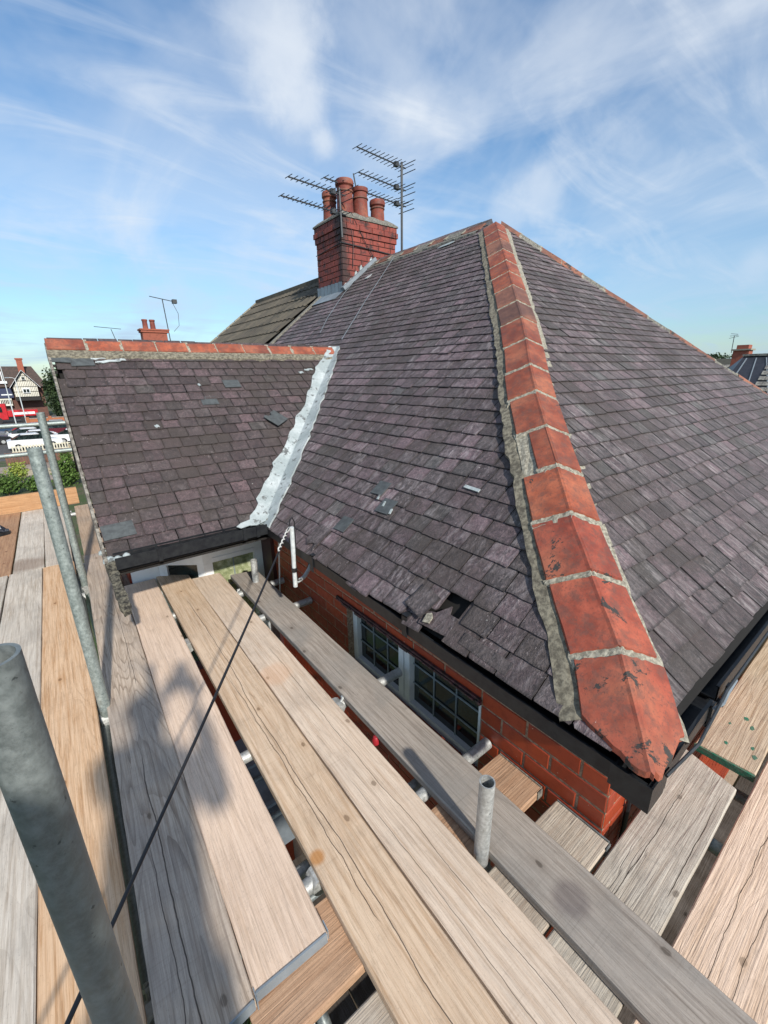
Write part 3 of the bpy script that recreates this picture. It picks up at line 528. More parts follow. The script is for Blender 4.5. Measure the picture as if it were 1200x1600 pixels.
# --- walls behind the bricks (mortar), with window opening in the left one
OY0, OY1, OZ0, OZ1 = 0.955, 2.03, -1.80, -1.35
b = MB(); t_ = .0035
b.box((WX + t_, WY + t_, -6.4), (WX + .12, OY0, -1.0)); b.box((WX + t_, OY1, -6.4), (WX + .12, 6.5, -1.0))
b.box((WX + t_, OY0, -6.4), (WX + .12, OY1, OZ0)); b.box((WX + t_, OY0, OZ1), (WX + .12, OY1, -1.0)); b.build('mortar_wall', M['joint'], house)
b = MB(); b.box((WX + .121, WY + t_, -6.4), (6.2, WY + .12, -1.0)); b.build('mortar_wall', M['joint'], house)
# --- bricks
BL, BH, CO, BZ = 0.224, 0.078, 0.010, -1.378
def brick_mesh(l, h=BH - CO, d=.04, bev=.003, mat=None, seed=0):
    rg = random.Random(seed); j = lambda: rg.uniform(-.0015, .0015); b = MB(); x, z = l / 2, h / 2
    o = [(-x, -z), (x, -z), (x, z), (-x, z)]; f = [(-x + bev + j(), -z + bev + j()), (x - bev + j(), -z + bev + j()), (x - bev + j(), z - bev + j()), (-x + bev + j(), z - bev + j())]
    vs = [(a, d, c) for a, c in o] + [(a, bev, c) for a, c in o] + [(a, 0, c) for a, c in f]     # outer face at y=0, body towards +y
    fs = [(8, 9, 10, 11)] + [(i, (i + 1) % 4, 4 + (i + 1) % 4, 4 + i) for i in range(4)] + [(4 + i, 4 + (i + 1) % 4, 8 + (i + 1) % 4, 8 + i) for i in range(4)]
    b.add(vs, fs); return b.mesh('brick', mat or M['brick'])
BM = {}
def bmesh_for(l, mat='brick'):
    k = (round(l, 3), mat, random.randint(0, 2))
    if k not in BM: BM[k] = brick_mesh(k[0], mat=M[mat], seed=hash(k[0]) % 99 + k[2])
    return BM[k]
RL = Matrix.Rotation(R(-90), 4, 'Z')                       # -y face turned to -x
def brick_row(y0, y1, off, cuts):
    """yield (centre, length) of stretchers between y0 and y1 with joints at off + k*BL, minus the openings"""
    k0 = math.floor((y0 - off) / BL) - 1; out = []
    for k in range(k0, k0 + int((y1 - y0) / BL) + 4):
        a, c = off + k * BL, off + (k + 1) * BL; a, c = max(a, y0), min(c, y1)
        segs = [(a, c)]
        for u, v_ in cuts: segs = [s_ for (p, q_) in segs for s_ in ((p, min(q_, u)), (max(p, v_), q_))]
        out += [((p + q_) / 2, q_ - p - CO) for p, q_ in segs if q_ - p > .03]
    return out
stuff = MB()
for row in range(-20, 5):
    z = BZ + row * BH + BH / 2 + .001; off = .62 if row % 2 else .729
    cuts = [(OY0, OY1)] if OZ0 < z < OZ1 - .01 else []
    for c, l in brick_row(WY, 3.6, off, cuts):
        mw = Matrix.Translation((WX + random.uniform(-.001, .001), c, z)) @ RL
        if row >= -5: obj('brick', bmesh_for(l), house, mw)
        else: stuff.box((-l / 2, 0, -.034), (l / 2, .03, .034), 0, mw)
    for c, l in brick_row(WX, 4.2 if row < -5 else 2.6, .62 + WX + (.112 if row % 2 else .0), []):
        mw = Matrix.Translation((c, WY + random.uniform(-.001, .001), z))
        if row >= -5: obj('brick', bmesh_for(l), house, mw)
        else: stuff.box((-l / 2, 0, -.034), (l / 2, .03, .034), 0, mw)
tag(stuff.build('lower_brickwork', M['brick'], house), kind='stuff')
# --- upper window in the left wall
wn = MB(); fx = WX + .045
for (ya, yb, za, zb) in ((OY0, OY1, OZ0, OZ0 + .05), (OY0, OY1, OZ1 - .03, OZ1), (OY0, OY0 + .045, OZ0 + .05, OZ1 - .03), (OY1 - .045, OY1, OZ0 + .05, OZ1 - .03)):
    wn.box((fx, ya, za), (fx + .06, yb, zb))
win = wn.build('window', M['upvc'], house)
for (y, w_) in ((1.495, .042), (1.545, .042)): b = MB(); b.box((fx - .006, y - w_ / 2, OZ0 + .05), (fx + .055, y + w_ / 2, OZ1 - .03)); b.build('mullion', M['upvc'], win)
for (ya, yb) in ((OY0 + .047, 1.472), (1.568, OY1 - .047)):
    b = MB(); b.box((fx + .03, ya, OZ0 + .052), (fx + .04, yb, OZ1 - .032)); b.build('pane', M['dark_glass'], win)
    for k in (1, 2): y = ya + (yb - ya) * k / 3; b = MB(); b.box((fx + .024, y - .004, OZ0 + .052), (fx + .0295, y + .004, OZ1 - .032)); b.build('glazing_bar', M['lead'], win)
    for k in (1, 2): z = OZ0 + .05 + (OZ1 - OZ0 - .08) * k / 3; b = MB(); b.box((fx + .021, ya, z - .004), (fx + .0255, yb, z + .004)); b.build('glazing_bar', M['lead'], win)
b = MB(); b.box((WX - .03, OY0 - .02, OZ0 - .03), (fx - .001, OY1 + .02, OZ0 - .001)); b.build('window_sill', M['lead'], house)
# ragged drip course over the window
b = MB(); y = OY0 - .02; rg = random.Random(4)
pts = []; yy = OY1 + .10
b.box((WX - .014, OY0 + .0, OZ1 - .002), (WX + .03, OY1 + .10, OZ1 + .008))
while yy > OY0 + .02:
    l = rg.uniform(.03, .07); b.box((WX - .018 - rg.uniform(0, .008), yy - l, OZ1 - .010 - rg.uniform(0, .010)), (WX - .006, yy - .004, OZ1 - .003)); yy -= l
b.build('drip_course', simple('purple_tile_edge', (.11, .045, .05), .6, c2=(.02, .018, .018), scale=40), house)
# --- fascia, soffit and gutters
GL = 1.03; GB = 1.13; GYR = .245
b = MB(); b.box((1.125, .34, -1.135), (1.14, 3.3, -1.0)); b.box((1.1402, .34, -1.135), (6.3, .355, -1.0)); b.build('fascia', M['black_wood'], house)
b = MB(); b.box((1.1405, .36, -1.138), (WX + .01, 3.3, -1.125)); b.box((WX + .0105, .3555, -1.138), (6.2, WY + .01, -1.125)); b.build('soffit', M['black_wood'], house)
def gutter(p, q_, inward, wd=.095, dp=.055, name='gutter', drop=(0, 0)):
    """open square trough from p to q (top outer lip), inward = unit vector towards the wall"""
    p, q_, inw = Vector(p), Vector(q_), Vector(inward); t2 = .004; prof = [(0, 0), (0, -dp), (wd, -dp), (wd, 0), (wd - t2, 0), (wd - t2, -dp + t2), (t2, -dp + t2), (t2, -.004), (.010, -.004), (.010, 0)]
    b = MB(); n = 12; N = len(prof); vs = []
    for i in range(n + 1):
        c = p.lerp(q_, i / n); sg = -.006 * math.sin(math.pi * i / n * 2)
        for a, z in prof: vs.append(tuple(c + inw * a + Vector((0, 0, z + sg))))
    fs = [(i * N + k, i * N + (k + 1) % N, (i + 1) * N + (k + 1) % N, (i + 1) * N + k) for i in range(n) for k in range(N)]
    b.add(vs, fs); return b.build(name, M['black_plastic'], house)
GDP = .052
gutter((GL, GYR, -1.022), (GL, 2.70, -.985), (1, 0, 0))
gutter((GL + .002, GYR - .002, -1.020), (1.50, GYR + .003, -1.01), (0, 1, 0)); gutter((1.585, GYR + .012, -1.008), (6.3, GYR + .02, -1.0), (0, 1, 0))
b = MB(); b.box((GL - .006, GYR - .006, -1.10), (GL + .09, GYR + .09, -1.088)); b.box((GL - .006, GYR - .006, -1.088), (GL - .001, GYR + .10, -1.018)); b.box((GL - .001, GYR - .006, -1.088), (GL + .10, GYR - .001, -1.016)); b.build('gutter_corner', M['black_plastic'], house)
for x in (1.46, 1.60): b = MB(); b.box((x, GYR - .004, -1.088), (x + .03, GYR + .100, -1.079)); b.box((x, GYR - .006, -1.088), (x + .03, GYR + .001, -1.004)); b.build('gutter_union', M['black_plastic'], house)
b = MB(); b.box((1.4905, GYR, -1.090), (1.5995, GYR + .10, -1.081)); b.build('gutter_gap_plate', M['black_plastic'], house)  # black plate added so the gap between the gutter lengths reads dark
for y in (1.20, 2.02): b = MB(); b.box((GL - .007, y, -1.075), (GL - .001, y + .03, -.974)); b.box((GL - .007, y, -.979), (GL + .03, y + .03, -.972)); b.build('gutter_clip', M['black_plastic'], house)
# stiff wire bracing along the open lip of the right gutter
b = MB(); b.path([(1.09, GYR - .012, -1.012), (1.26, GYR - .030, -1.0), (1.42, GYR - .022, -.985), (1.55, GYR - .012, -.99), (1.68, GYR - .010, -.994), (2.4, GYR - .004, -.99)], .0045); b.build('wire', M['aerial'], house)
b = MB(); b.path([(1.44, GYR - .012, -.996), (1.50, GYR - .020, -1.006), (1.56, GYR - .016, -.998), (1.66, GYR - .012, -1.004)], .005); b.build('bracket', M['lead'], house)
b = MB(); b.path([(1.40, WY - .012, -1.14), (1.405, WY - .012, -1.6), (1.40, WY - .014, -2.6)], .009); b.build('cable', M['cable'], house)
b = MB(); b.box((1.355, WY - .022, -1.235), (1.39, WY - .003, -1.20)); b.build('cable_clip', M['cable'], house)

# --- roof deck under the slates
def off(p, n, d): return tuple(Vector(p) + n * d)
b = MB(); dd = -.025
q1 = [P0, Vector((1.05, 2.773, -.996)), Vector((2.66, 4.295, .246)), Vector((2.3, 6.55, -.03)), Vector((4.403, 6.55, 1.588)), APEX]
b.add([off(p, nL, dd) for p in q1], [(0, 1, 2, 5), (2, 3, 4, 5)]); b.add([off(p, nR, dd) for p in (P0, FARC, APEX)], [(0, 1, 2)])
b.add([off(p, nW, dd) for p in (Vector((WX0 + .02, 2.773, -.98)), VB, VT, Vector((WX0 + .02, 4.295, .246)))], [(0, 1, 2, 3)])
b.add([tuple(p) for p in (APEX, Vector((4.403, 10.4, 1.588)), Vector((6.41, 10.4, -.996)), FARC)], [(0, 1, 2, 3)])
b.add([(WX0 + .02, 4.295, .22), (2.66, 4.295, .22), (2.66, 5.9, -1.0), (WX0 + .02, 5.9, -1.0)], [(0, 1, 2, 3)]); b.build('roof_deck', M['deck'], house)

# --- slates
GAUGE, SLEN, TH = 0.0975, 0.205, 0.0055
UPL = Vector((math.cos(PIT), 0, math.sin(PIT))); UPR = Vector((0, math.cos(PIT), math.sin(PIT))); UPW = Vector((0, math.cos(WPIT), math.sin(WPIT)))
def pip(p, poly):
    x, y = p; c = False; n = len(poly)
    for i in range(n):
        (x1, y1), (x2, y2) = poly[i], poly[(i + 1) % n]
        if (y1 > y) != (y2 > y) and x < (x2 - x1) * (y - y1) / (y2 - y1) + x1: c = not c
    return c
def clip(poly, a, b_, c):                                   # keep a*x + b*y + c >= 0
    out = []; n = len(poly)
    for i in range(n):
        p, q_ = poly[i], poly[(i + 1) % n]; dp = a * p[0] + b_ * p[1] + c; dq = a * q_[0] + b_ * q_[1] + c
        if dp >= 0: out.append(p)
        if (dp >= 0) != (dq >= 0): t = dp / (dp - dq); out.append((p[0] + (q_[0] - p[0]) * t, p[1] + (q_[1] - p[1]) * t))
    return out
def slate_outline(w_, rg):
    h = w_ / 2; c = lambda: rg.choice((0, 0, .002, .004, .009)); a, d = c(), c(); j = lambda k=.0015: rg.uniform(-k, k)
    p = [(-h + a, j(.002)), (-h * .35, j(.002)), (h * .3, j(.002)), (h - d, j(.002))]
    if d > .001: p.append((h, d + .002))
    p += [(h + j(.001), SLEN), (-h + j(.001), SLEN)]
    if a > .001: p.append((-h, a + .002))
    return p
WIDTHS = (.100, .110, .118, .124, .130, .138, .150); NV = 4; OUT = {}
for w_ in WIDTHS:
    for k in range(NV): OUT[(w_, k)] = slate_outline(w_ - .0055, random.Random(int(w_ * 1000) * 10 + k))
def slate_add(b, poly, w_, mw=None):
    b.prism(poly, 0, TH, 0, mw); b.a += [(x / (w_ / 2), y, w_) for x, y in poly] * 2
def slate_faces(poly, w_=.12):
    b = MB(); slate_add(b, poly, w_); return b
SMESH = {}
def smesh(key, mat):
    k = key + (mat,)
    if k not in SMESH: SMESH[k] = slate_faces(OUT[key], key[0]).mesh('slate', M[mat])
    return SMESH[k]
cams = cam.matrix_world.inverted(); FOC = 668.35
def pix(p):
    c = cams @ Vector(p)
    return (600 + FOC * c.x / -c.z, 800 - FOC * c.y / -c.z) if c.z < -.05 else None
ALL = []
def lay(O, u, up, n, poly, mat, hips, rows, seed, skip=(), s0=0):
    rg = random.Random(seed); smin = min(p[0] for p in poly) - .2; smax = max(p[0] for p in poly) + .2
    tilt = math.asin((2.9 * TH) / SLEN)
    for r_ in range(rows):
        t = r_ * GAUGE - .012; s = smin + rg.uniform(0, .12)
        bow = lambda s_: .004 * noise.noise(Vector((s_ * 1.1, r_ * .15, seed))) + .004 * noise.noise(Vector((s_ * 5, r_ * 3.1, seed)))
        while s < smax:
            w_ = rg.choices(WIDTHS, (1, 2, 4, 5, 4, 3, 1))[0]; c = (s + w_ / 2, t); s += w_; k = rg.randrange(NV)
            rot = rg.gauss(0, .010); lift = rg.uniform(0, .0015); ang = tilt + rg.gauss(0, .004); slip = rg.uniform(-.003, .003)
            if rg.random() < .018: rot += rg.uniform(-.05, .05); lift += .003; slip -= rg.uniform(0, .02)
            if not (pip((c[0], t + .05), poly) or pip((c[0], t + .10), poly)): continue
            if any(pip((c[0], t + .04), sk) for sk in skip): continue
            pl_ = OUT[(w_, k)]; clipped = False
            dt = bow(c[0]) + slip
            for (a, b_, cc) in hips:                      # half-plane in (s,t)
                loc = (a, b_, a * c[0] + b_ * (t + dt) + cc)
                q_ = clip(pl_, *loc)
                if len(q_) != len(pl_) or any(abs(x[0] - y[0]) > 1e-9 for x, y in zip(q_, pl_)): clipped = True
                pl_ = q_
                if len(pl_) < 3: break
            if len(pl_) < 3: continue
            sag = .005 * noise.noise(Vector((c[0] * .8, t * .8, seed + 5)))
            org = Vector(O) + Vector(u) * c[0] + Vector(up) * (t + dt) + Vector(n) * (.0175 + lift + sag)
            Rt = Matrix((u, up, n)).transposed() @ Matrix.Rotation(-ang, 3, 'X') @ Matrix.Rotation(rot, 3, 'Z')
            mw = Rt.to_4x4(); mw.translation = org
            ctr = mw @ Vector((0, GAUGE / 2, 0)); px = pix(ctr); area = 0
            if px and -40 < px[0] < 1240 and -40 < px[1] < 1640:
                qs = [pix(mw @ Vector(v_)) for v_ in ((-w_ / 2, 0, 0), (w_ / 2, 0, 0), (w_ / 2, GAUGE, 0), (-w_ / 2, GAUGE, 0))]
                if all(qs): area = abs(sum(qs[i][0] * qs[(i + 1) % 4][1] - qs[(i + 1) % 4][0] * qs[i][1] for i in range(4))) / 2
            if clipped: area *= .4
            ALL.append((area, mat, None if clipped else (w_, k), pl_, mw, w_))
# left (ridge-side) slope: s along +Y, t up slope from the eave x=1.05
Ls = lambda y, x: (y, (x - 1.05) * kP)
polyL = [Ls(.276, 1.05), Ls(2.80, 1.05), Ls(4.35, 2.662), Ls(6.42, 2.3), Ls(6.62, 4.403), Ls(3.629, 4.403)]
sk = [[Ls(1.14, 1.125), Ls(1.14, 1.19), Ls(.99, 1.19), Ls(.99, 1.125)],            # the hole
      [Ls(2.30, 1.0), Ls(2.30, 1.072), Ls(1.80, 1.072), Ls(1.80, 1.0)], [Ls(1.58, 1.0), Ls(1.58, 1.072), Ls(1.28, 1.072), Ls(1.28, 1.0)],
      [Ls(1.26, 1.0), Ls(1.26, 1.10), Ls(1.02, 1.10), Ls(1.02, 1.0)], [Ls(.95, 1.0), Ls(.95, 1.07), Ls(.62, 1.07), Ls(.62, 1.0)]]
# hip line: y - .276 = (x-1.05)  ->  keep  s >= .276 + t/kP
ROWS = int(RUN * kP / GAUGE) + 1
lay((1.05, 0, -.996), Vector((0, -1, 0)), UPL, nL, [(-s, t) for s, t in polyL], 'slate', [(-1, -1 / kP, -.276 - .02)], ROWS, 3, [[(-s, t) for s, t in q_] for q_ in sk])
polyR = [(1.05, 0), (6.41, 0), (4.403, RUN * kP)]
ER = .052
lay(tuple(Vector((0, .276, -.996)) + UPR * ER), Vector((1, 0, 0)), UPR, nR, [(x, t - ER) for x, t in polyR], 'slate_right', [(1, -1 / kP, -1.05 - .02 - ER / kP), (-1, -(6.41 - 4.403) / (RUN * kP), 6.41 - .01 - ER * .6)], ROWS, 8)
kW = 1.522 / math.cos(WPIT) / 1.522
polyW = [(WX0, 0), (1.10, 0), (2.68, 1.522 * kW), (WX0, 1.522 * kW)]
lay((0, 2.773, -.98), Vector((1, 0, 0)), UPW, nW, polyW, 'slate_wing', [(1, 0, -WX0)], 20, 12)
ALL.sort(key=lambda a: -a[0])
rest = {}
nind = 0
for a, mat, key, pl_, mw, w_ in ALL:
    if nind < 285 and a > 0:
        nind += 1
        obj('slate', smesh(key, mat) if key else slate_faces(pl_, w_).mesh('slate', M[mat]), house, mw)
    else: slate_add(rest.setdefault(mat, MB()), pl_, w_, mw)
for mat, b in rest.items(): tag(b.build('slate_field', M[mat], house), kind='stuff')
# loose, broken and replacement slates
def loose(O, u, up, n, s, t, w_, l, rot, lift, mat, label=None, pts=None, tilt=.05):
    Rt = Matrix((u, up, n)).transposed() @ Matrix.Rotation(-tilt, 3, 'X') @ Matrix.Rotation(rot, 3, 'Z')
    mw = Rt.to_4x4(); mw.translation = Vector(O) + Vector(u) * s + Vector(up) * t + Vector(n) * lift
    pts = pts or [(-w_ / 2, 0), (w_ / 2, 0), (w_ / 2, l), (-w_ / 2, l)]
    b = slate_faces(pts, max(w_, .05)); o = b.build('slate', M[mat], house, mw=mw)
    if label: o['label'] = label
    return o
OL, UL_ = (1.05, 0, -.996), Vector((0, -1, 0)); OR_, UR_ = (0, .276, -.996), Vector((1, 0, 0)); OW = (0, 2.773, -.98)
loose(OL, UL_, UPL, nL, -1.20, .030, .12, .12, R(-12), .028, 'slate', 'slipped slate lying askew over the hole at the eave', tilt=.03)
loose(OL, UL_, UPL, nL, -1.06, .01, .15, .14, R(6), .018, 'slate', 'broken slate below the hole', [(-.08, 0), (.07, -.005), (.075, .08), (.03, .085), (.02, .12), (-.03, .07), (-.085, .06)])
loose(OL, UL_, UPL, nL, -1.17, -.035, .10, .09, R(4), .010, 'slate', 'short eave slate under the slipped one')
loose(OL, UL_, UPL, nL, -1.22, .0, .09, .07, R(0), .006, 'slate')
loose(OL, UL_, UPL, nL, -1.10, .015, .035, .05, R(12), .030, 'mortar', 'lump of pale mortar beside the hole', [(-.018, 0), (.015, .002), (.018, .03), (.004, .048), (-.016, .04)])
loose(OL, UL_, UPL, nL, -1.62, -.03, .10, .11, R(-4), .010, 'slate')
loose(OL, UL_, UPL, nL, -.82, .012, .22, .05, R(-3), .020, 'slate', 'split sliver of slate hanging out over the gutter', tilt=.02)
loose(OL, UL_, UPL, nL, -.66, .0, .13, .05, R(3), .016, 'slate')
loose(OL, UL_, UPL, nL, -2.13, .055, .13, .13, R(-3), .024, 'slate', 'cracked slate with a broken lower edge near the valley', [(-.065, .01), (-.02, -.02), (.03, .015), (.065, -.03), (.062, .13), (-.065, .13)])
loose(OW, UR_, UPW, nW, 1.57, .90, .145, .19, R(32), .045, 'new_slate', 'smooth grey slate slid loose against the white valley', [(-.07, .0), (.075, .0), (.075, .15), (.02, .15), (.01, .125), (-.03, .13), (-.04, .155), (-.07, .15)], tilt=.08)
loose(OW, UR_, UPW, nW, 1.32, 1.385, .14, .10, R(0), .026, 'new_slate', 'smooth replacement slate in the small roof')
loose(OW, UR_, UPW, nW, 1.07, 1.19, .13, .10, R(0), .022, 'new_slate', 'greenish replacement slate, second from the smooth one')
loose(OW, UR_, UPW, nW, .20, .10, .17, .11, R(2), .024, 'new_slate', 'wide greenish slate at the lower left corner')
loose(OW, UR_, UPW, nW, .155, 1.72, .13, .13, R(-6), .026, 'new_slate', 'blue grey slate at the top of the gable verge'); loose(OW, UR_, UPW, nW, .29, 1.68, .15, .12, R(3), .024, 'new_slate')
for (s, t, ww) in ((-1.95, .50, .10), (-1.80, .40, .11), (-2.00, .20, .10)): loose(OL, UL_, UPL, nL, s, t, ww, .10, R(2), .024, 'new_slate')
loose(OL, UL_, UPL, nL, -1.36, .69, .10, .018, R(-4), .027, 'flashing', 'strip of white mortar on a slate edge')
for (s, t) in ((-1.90, .47), (-1.82, .44), (-1.73, .41)):
    loose(OL, UL_, UPL, nL, s, t, .012, .035, R(20), .027, 'flashing')
for (s, t, a) in ((.45, 1.72, .16), (.40, 1.76, .10), (.55, 1.74, .07), (2.15, 1.60, .10), (2.05, 1.56, .05), (.62, .98, .03), (1.05, 1.42, .02)):
    loose(OW, UR_, UPW, nW, s, t, a, .05 if a > .05 else .025, R(10), .024, 'flashing', None, [(-a / 2, .01), (-a * .2, -.006), (a * .1, .006), (a / 2, -.002), (a * .45, .022), (a * .1, .03), (-a * .2, .022), (-a * .45, .028)])
for (s, t, a, l) in ((-4.15, 3.95, .26, .05), (-6.1, 3.55, .10, .16), (-5.5, 3.7, .10, .1)):
    loose(OL, UL_, UPL, nL, s, t, a, l, R(8), .030, 'flashing', None, [(-a / 2, .0), (a * .2, -.01), (a / 2, l * .4), (a * .3, l), (-a * .3, l * .8)])

# --- near hip: angular terracotta tiles, joints and mortar beds
wL = HD.cross(nL).normalized();  wL = wL if wL.y > 0 else -wL
wR = HD.cross(nR).normalized();  wR = wR if wR.x > 0 else -wR
side = Vector((-.7071, .7071, 0))                       # the hip bows a little towards the left slope
BOW = [(-.3, 0), (.28, -.012), (.57, .010), (.85, .026), (1.15, .030), (1.45, .035), (1.76, .038), (2.06, .032), (2.4, .016), (2.8, .007), (5.5, 0)]
def bow(t):
    for (a, x), (c, y) in zip(BOW, BOW[1:]):
        if a <= t <= c: f = (t - a) / (c - a); f = f * f * (3 - 2 * f); return x + (y - x) * f
    return 0
def crest(t): return P0 + HD * t + Vector((0, 0, .052)) + side * bow(t)
def vsec(t, sl_, sr, th, lift=0, steps=9, rnd=.007):
    """cross-section of an angular tile at t: list of outer then inner points"""
    c = crest(t) + Vector((0, 0, lift)); up = Vector((0, 0, 1)); pts = []
    dl = (wL - Vector((0, 0, 0))).normalized(); dr = wR
    for i in range(steps, 0, -1): pts.append(c + dl * (sl_ * i / steps))
    pts += [c + dl * rnd * .9 + up * .003, c + up * .001 - up * 0.0015, c + dr * rnd * .9 + up * .003]
    for i in range(1, steps + 1): pts.append(c + dr * (sr * i / steps))
    inn = [p - up * th * 1.25 for p in pts]; return pts, inn
def hip_piece(name, t0, t1, sl_, sr, th, mat, lift0=0, lift1=0, nseg=3, cutl=0, cutr=0, jit=0, seed=0, label=None, rough_end=0):
    rg = random.Random(seed); b = MB(); rows = []
    for k in range(nseg + 1):
        f = k / nseg; t = t0 + (t1 - t0) * f; o, i_ = vsec(t, sl_, sr, th, lift0 + (lift1 - lift0) * f); n = len(o); mid = n // 2
        for a in range(n):
            u = ((sl_ if a < mid else -sr) and ((o[a] - o[mid]).length / (sl_ if a < mid else sr))) * (1 if a < mid else -1); u = max(-1, min(1, u)); sh = 0                  # u=1 left edge .. -1 right edge
            if k == 0: sh = rg.uniform(-1, 1) * rough_end * (1.6 if cutl else 1)
            elif k == nseg: sh = rg.uniform(-1, 1) * rough_end
            u = math.copysign(max(0, abs(u) - .16) / .84, u)
            sh += (cutl * max(u, 0) + cutr * max(-u, 0)) * (1 - f)
            d = HD * sh + Vector((0, 0, rg.uniform(-jit, jit)))
            if jit and a in (0, n - 1): d += (wL if a == 0 else wR) * rg.uniform(-jit, jit) * 2.5
            o[a] = o[a] + d; i_[a] = i_[a] + d
        rows.append(o + i_)
    n = len(rows[0]) // 2; N = 2 * n; vs = [tuple(p) for r_ in rows for p in r_]; fs = []
    for k in range(nseg):
        for a in range(n - 1): fs.append((k * N + a, (k + 1) * N + a, (k + 1) * N + a + 1, k * N + a + 1)); fs.append((k * N + n + a + 1, (k + 1) * N + n + a + 1, (k + 1) * N + n + a, k * N + n + a))
        fs.append((k * N + n, (k + 1) * N + n, (k + 1) * N, k * N)); fs.append((k * N + n - 1, (k + 1) * N + n - 1, (k + 1) * N + 2 * n - 1, k * N + 2 * n - 1))
    for k in (0, nseg):
        for a in range(n - 1): q_ = (k * N + a, k * N + a + 1, k * N + n + a + 1, k * N + n + a); fs.append(q_ if k == 0 else q_[::-1])
    b.add(vs, fs); o = b.build(name, M[mat], house)
    if label: o['label'] = label
    return o
JT = [-.045, .278, .57, .853, 1.148, 1.449, 1.763, 2.064, 2.395, 2.724, 3.025, 3.34, 3.658, 3.95, 4.275, 4.608, 4.925, 5.25]
mats = ['terra_peel', 'terra_peel', 'terra_peel', 'terra', 'terra', 'terra', 'terra', 'terra', 'terra', 'terra_brown', 'terra_brown', 'terra', 'terra', 'terra', 'terra_brown', 'terra', 'terra']
for i in range(17):
    rgi = random.Random(50 + i); t0, t1 = JT[i], JT[i + 1]; g_ = (.024 + .010 * math.sin(i * 2.3)) if i < 9 else .014
    sl_ = .150 + rgi.uniform(-.006, .006); sr = .140 - i * .0022 + rgi.uniform(-.005, .005)
    if i == 4: sl_ = .085
    if i == 0: hip_piece('hip_tile', t0, t1 - g_ * .5, .140, .155, .016, mats[i], -.004, .004, 6, .150, .128, 0, i, 'lowest hip tile, cut to a point with a ragged edge over the gutter corner', .004)
    else: hip_piece('hip_tile', t0 + g_ * .5, t1 - g_ * .5, sl_, sr, .015, mats[i], .006 + rgi.uniform(-.002, .003), -.002 + rgi.uniform(-.002, .002), 3, 0, 0, 0, i, {4: 'narrow hip tile with mortar patch at its left', 7: 'bright orange hip tile'}.get(i), .0015)
    if i: hip_piece('mortar_joint', t0 - g_ * .75, t0 + g_ * .75, sl_ + .004, sr + .004, .02, 'mortar', -.003, -.001, 3, 0, 0, .0030, 200 + i, None, .006)
hip_piece('mortar_patch', 1.15, 1.47, .155, .02, .012, 'mortar', -.012, -.010, 5, 0, 0, .003, 77)
def bed(name, w_, n, s0, s1, t0, t1, mat, seed, wid=1.0, steps=110, h0=.031):
    """ragged mortar fillet along the hip on one slope"""
    rg = random.Random(seed); b = MB(); rows = []
    for k in range(steps + 1):
        t = t0 + (t1 - t0) * k / steps; c = P0 + HD * t + side * bow(t)
        e = s1 + .016 * noise.noise(Vector((t * 3.1, seed, 0))) + .010 * noise.noise(Vector((t * 14, seed, 3))) + rg.uniform(-.004, .004)
        m_ = (s0 + e) / 2
        h = lambda a: a + .006 * noise.noise(Vector((t * 20, a * 50, seed)))
        rows.append([c + w_ * s0 + n * .0, c + w_ * s0 + n * (h0 - .006), c + w_ * m_ + n * h(h0), c + w_ * e + n * h(.030), c + w_ * (e + .004) + n * .012])
    vs = [tuple(p) for r_ in rows for p in r_]; fs = [(k * 5 + a, k * 5 + a + 1, (k + 1) * 5 + a + 1, (k + 1) * 5 + a) for k in range(steps) for a in range(4)]
    fs = [f if w_.y > 0 else f[::-1] for f in fs]; b.add(vs, fs); return b.build(name, M[mat], house)
bed('mortar_bed', wL, nL, .10, .186, .12, 5.25, 'mortar_mid', 5); bed('mortar_bed', wR, nR, .09, .150, .085, 5.25, 'mortar', 6)

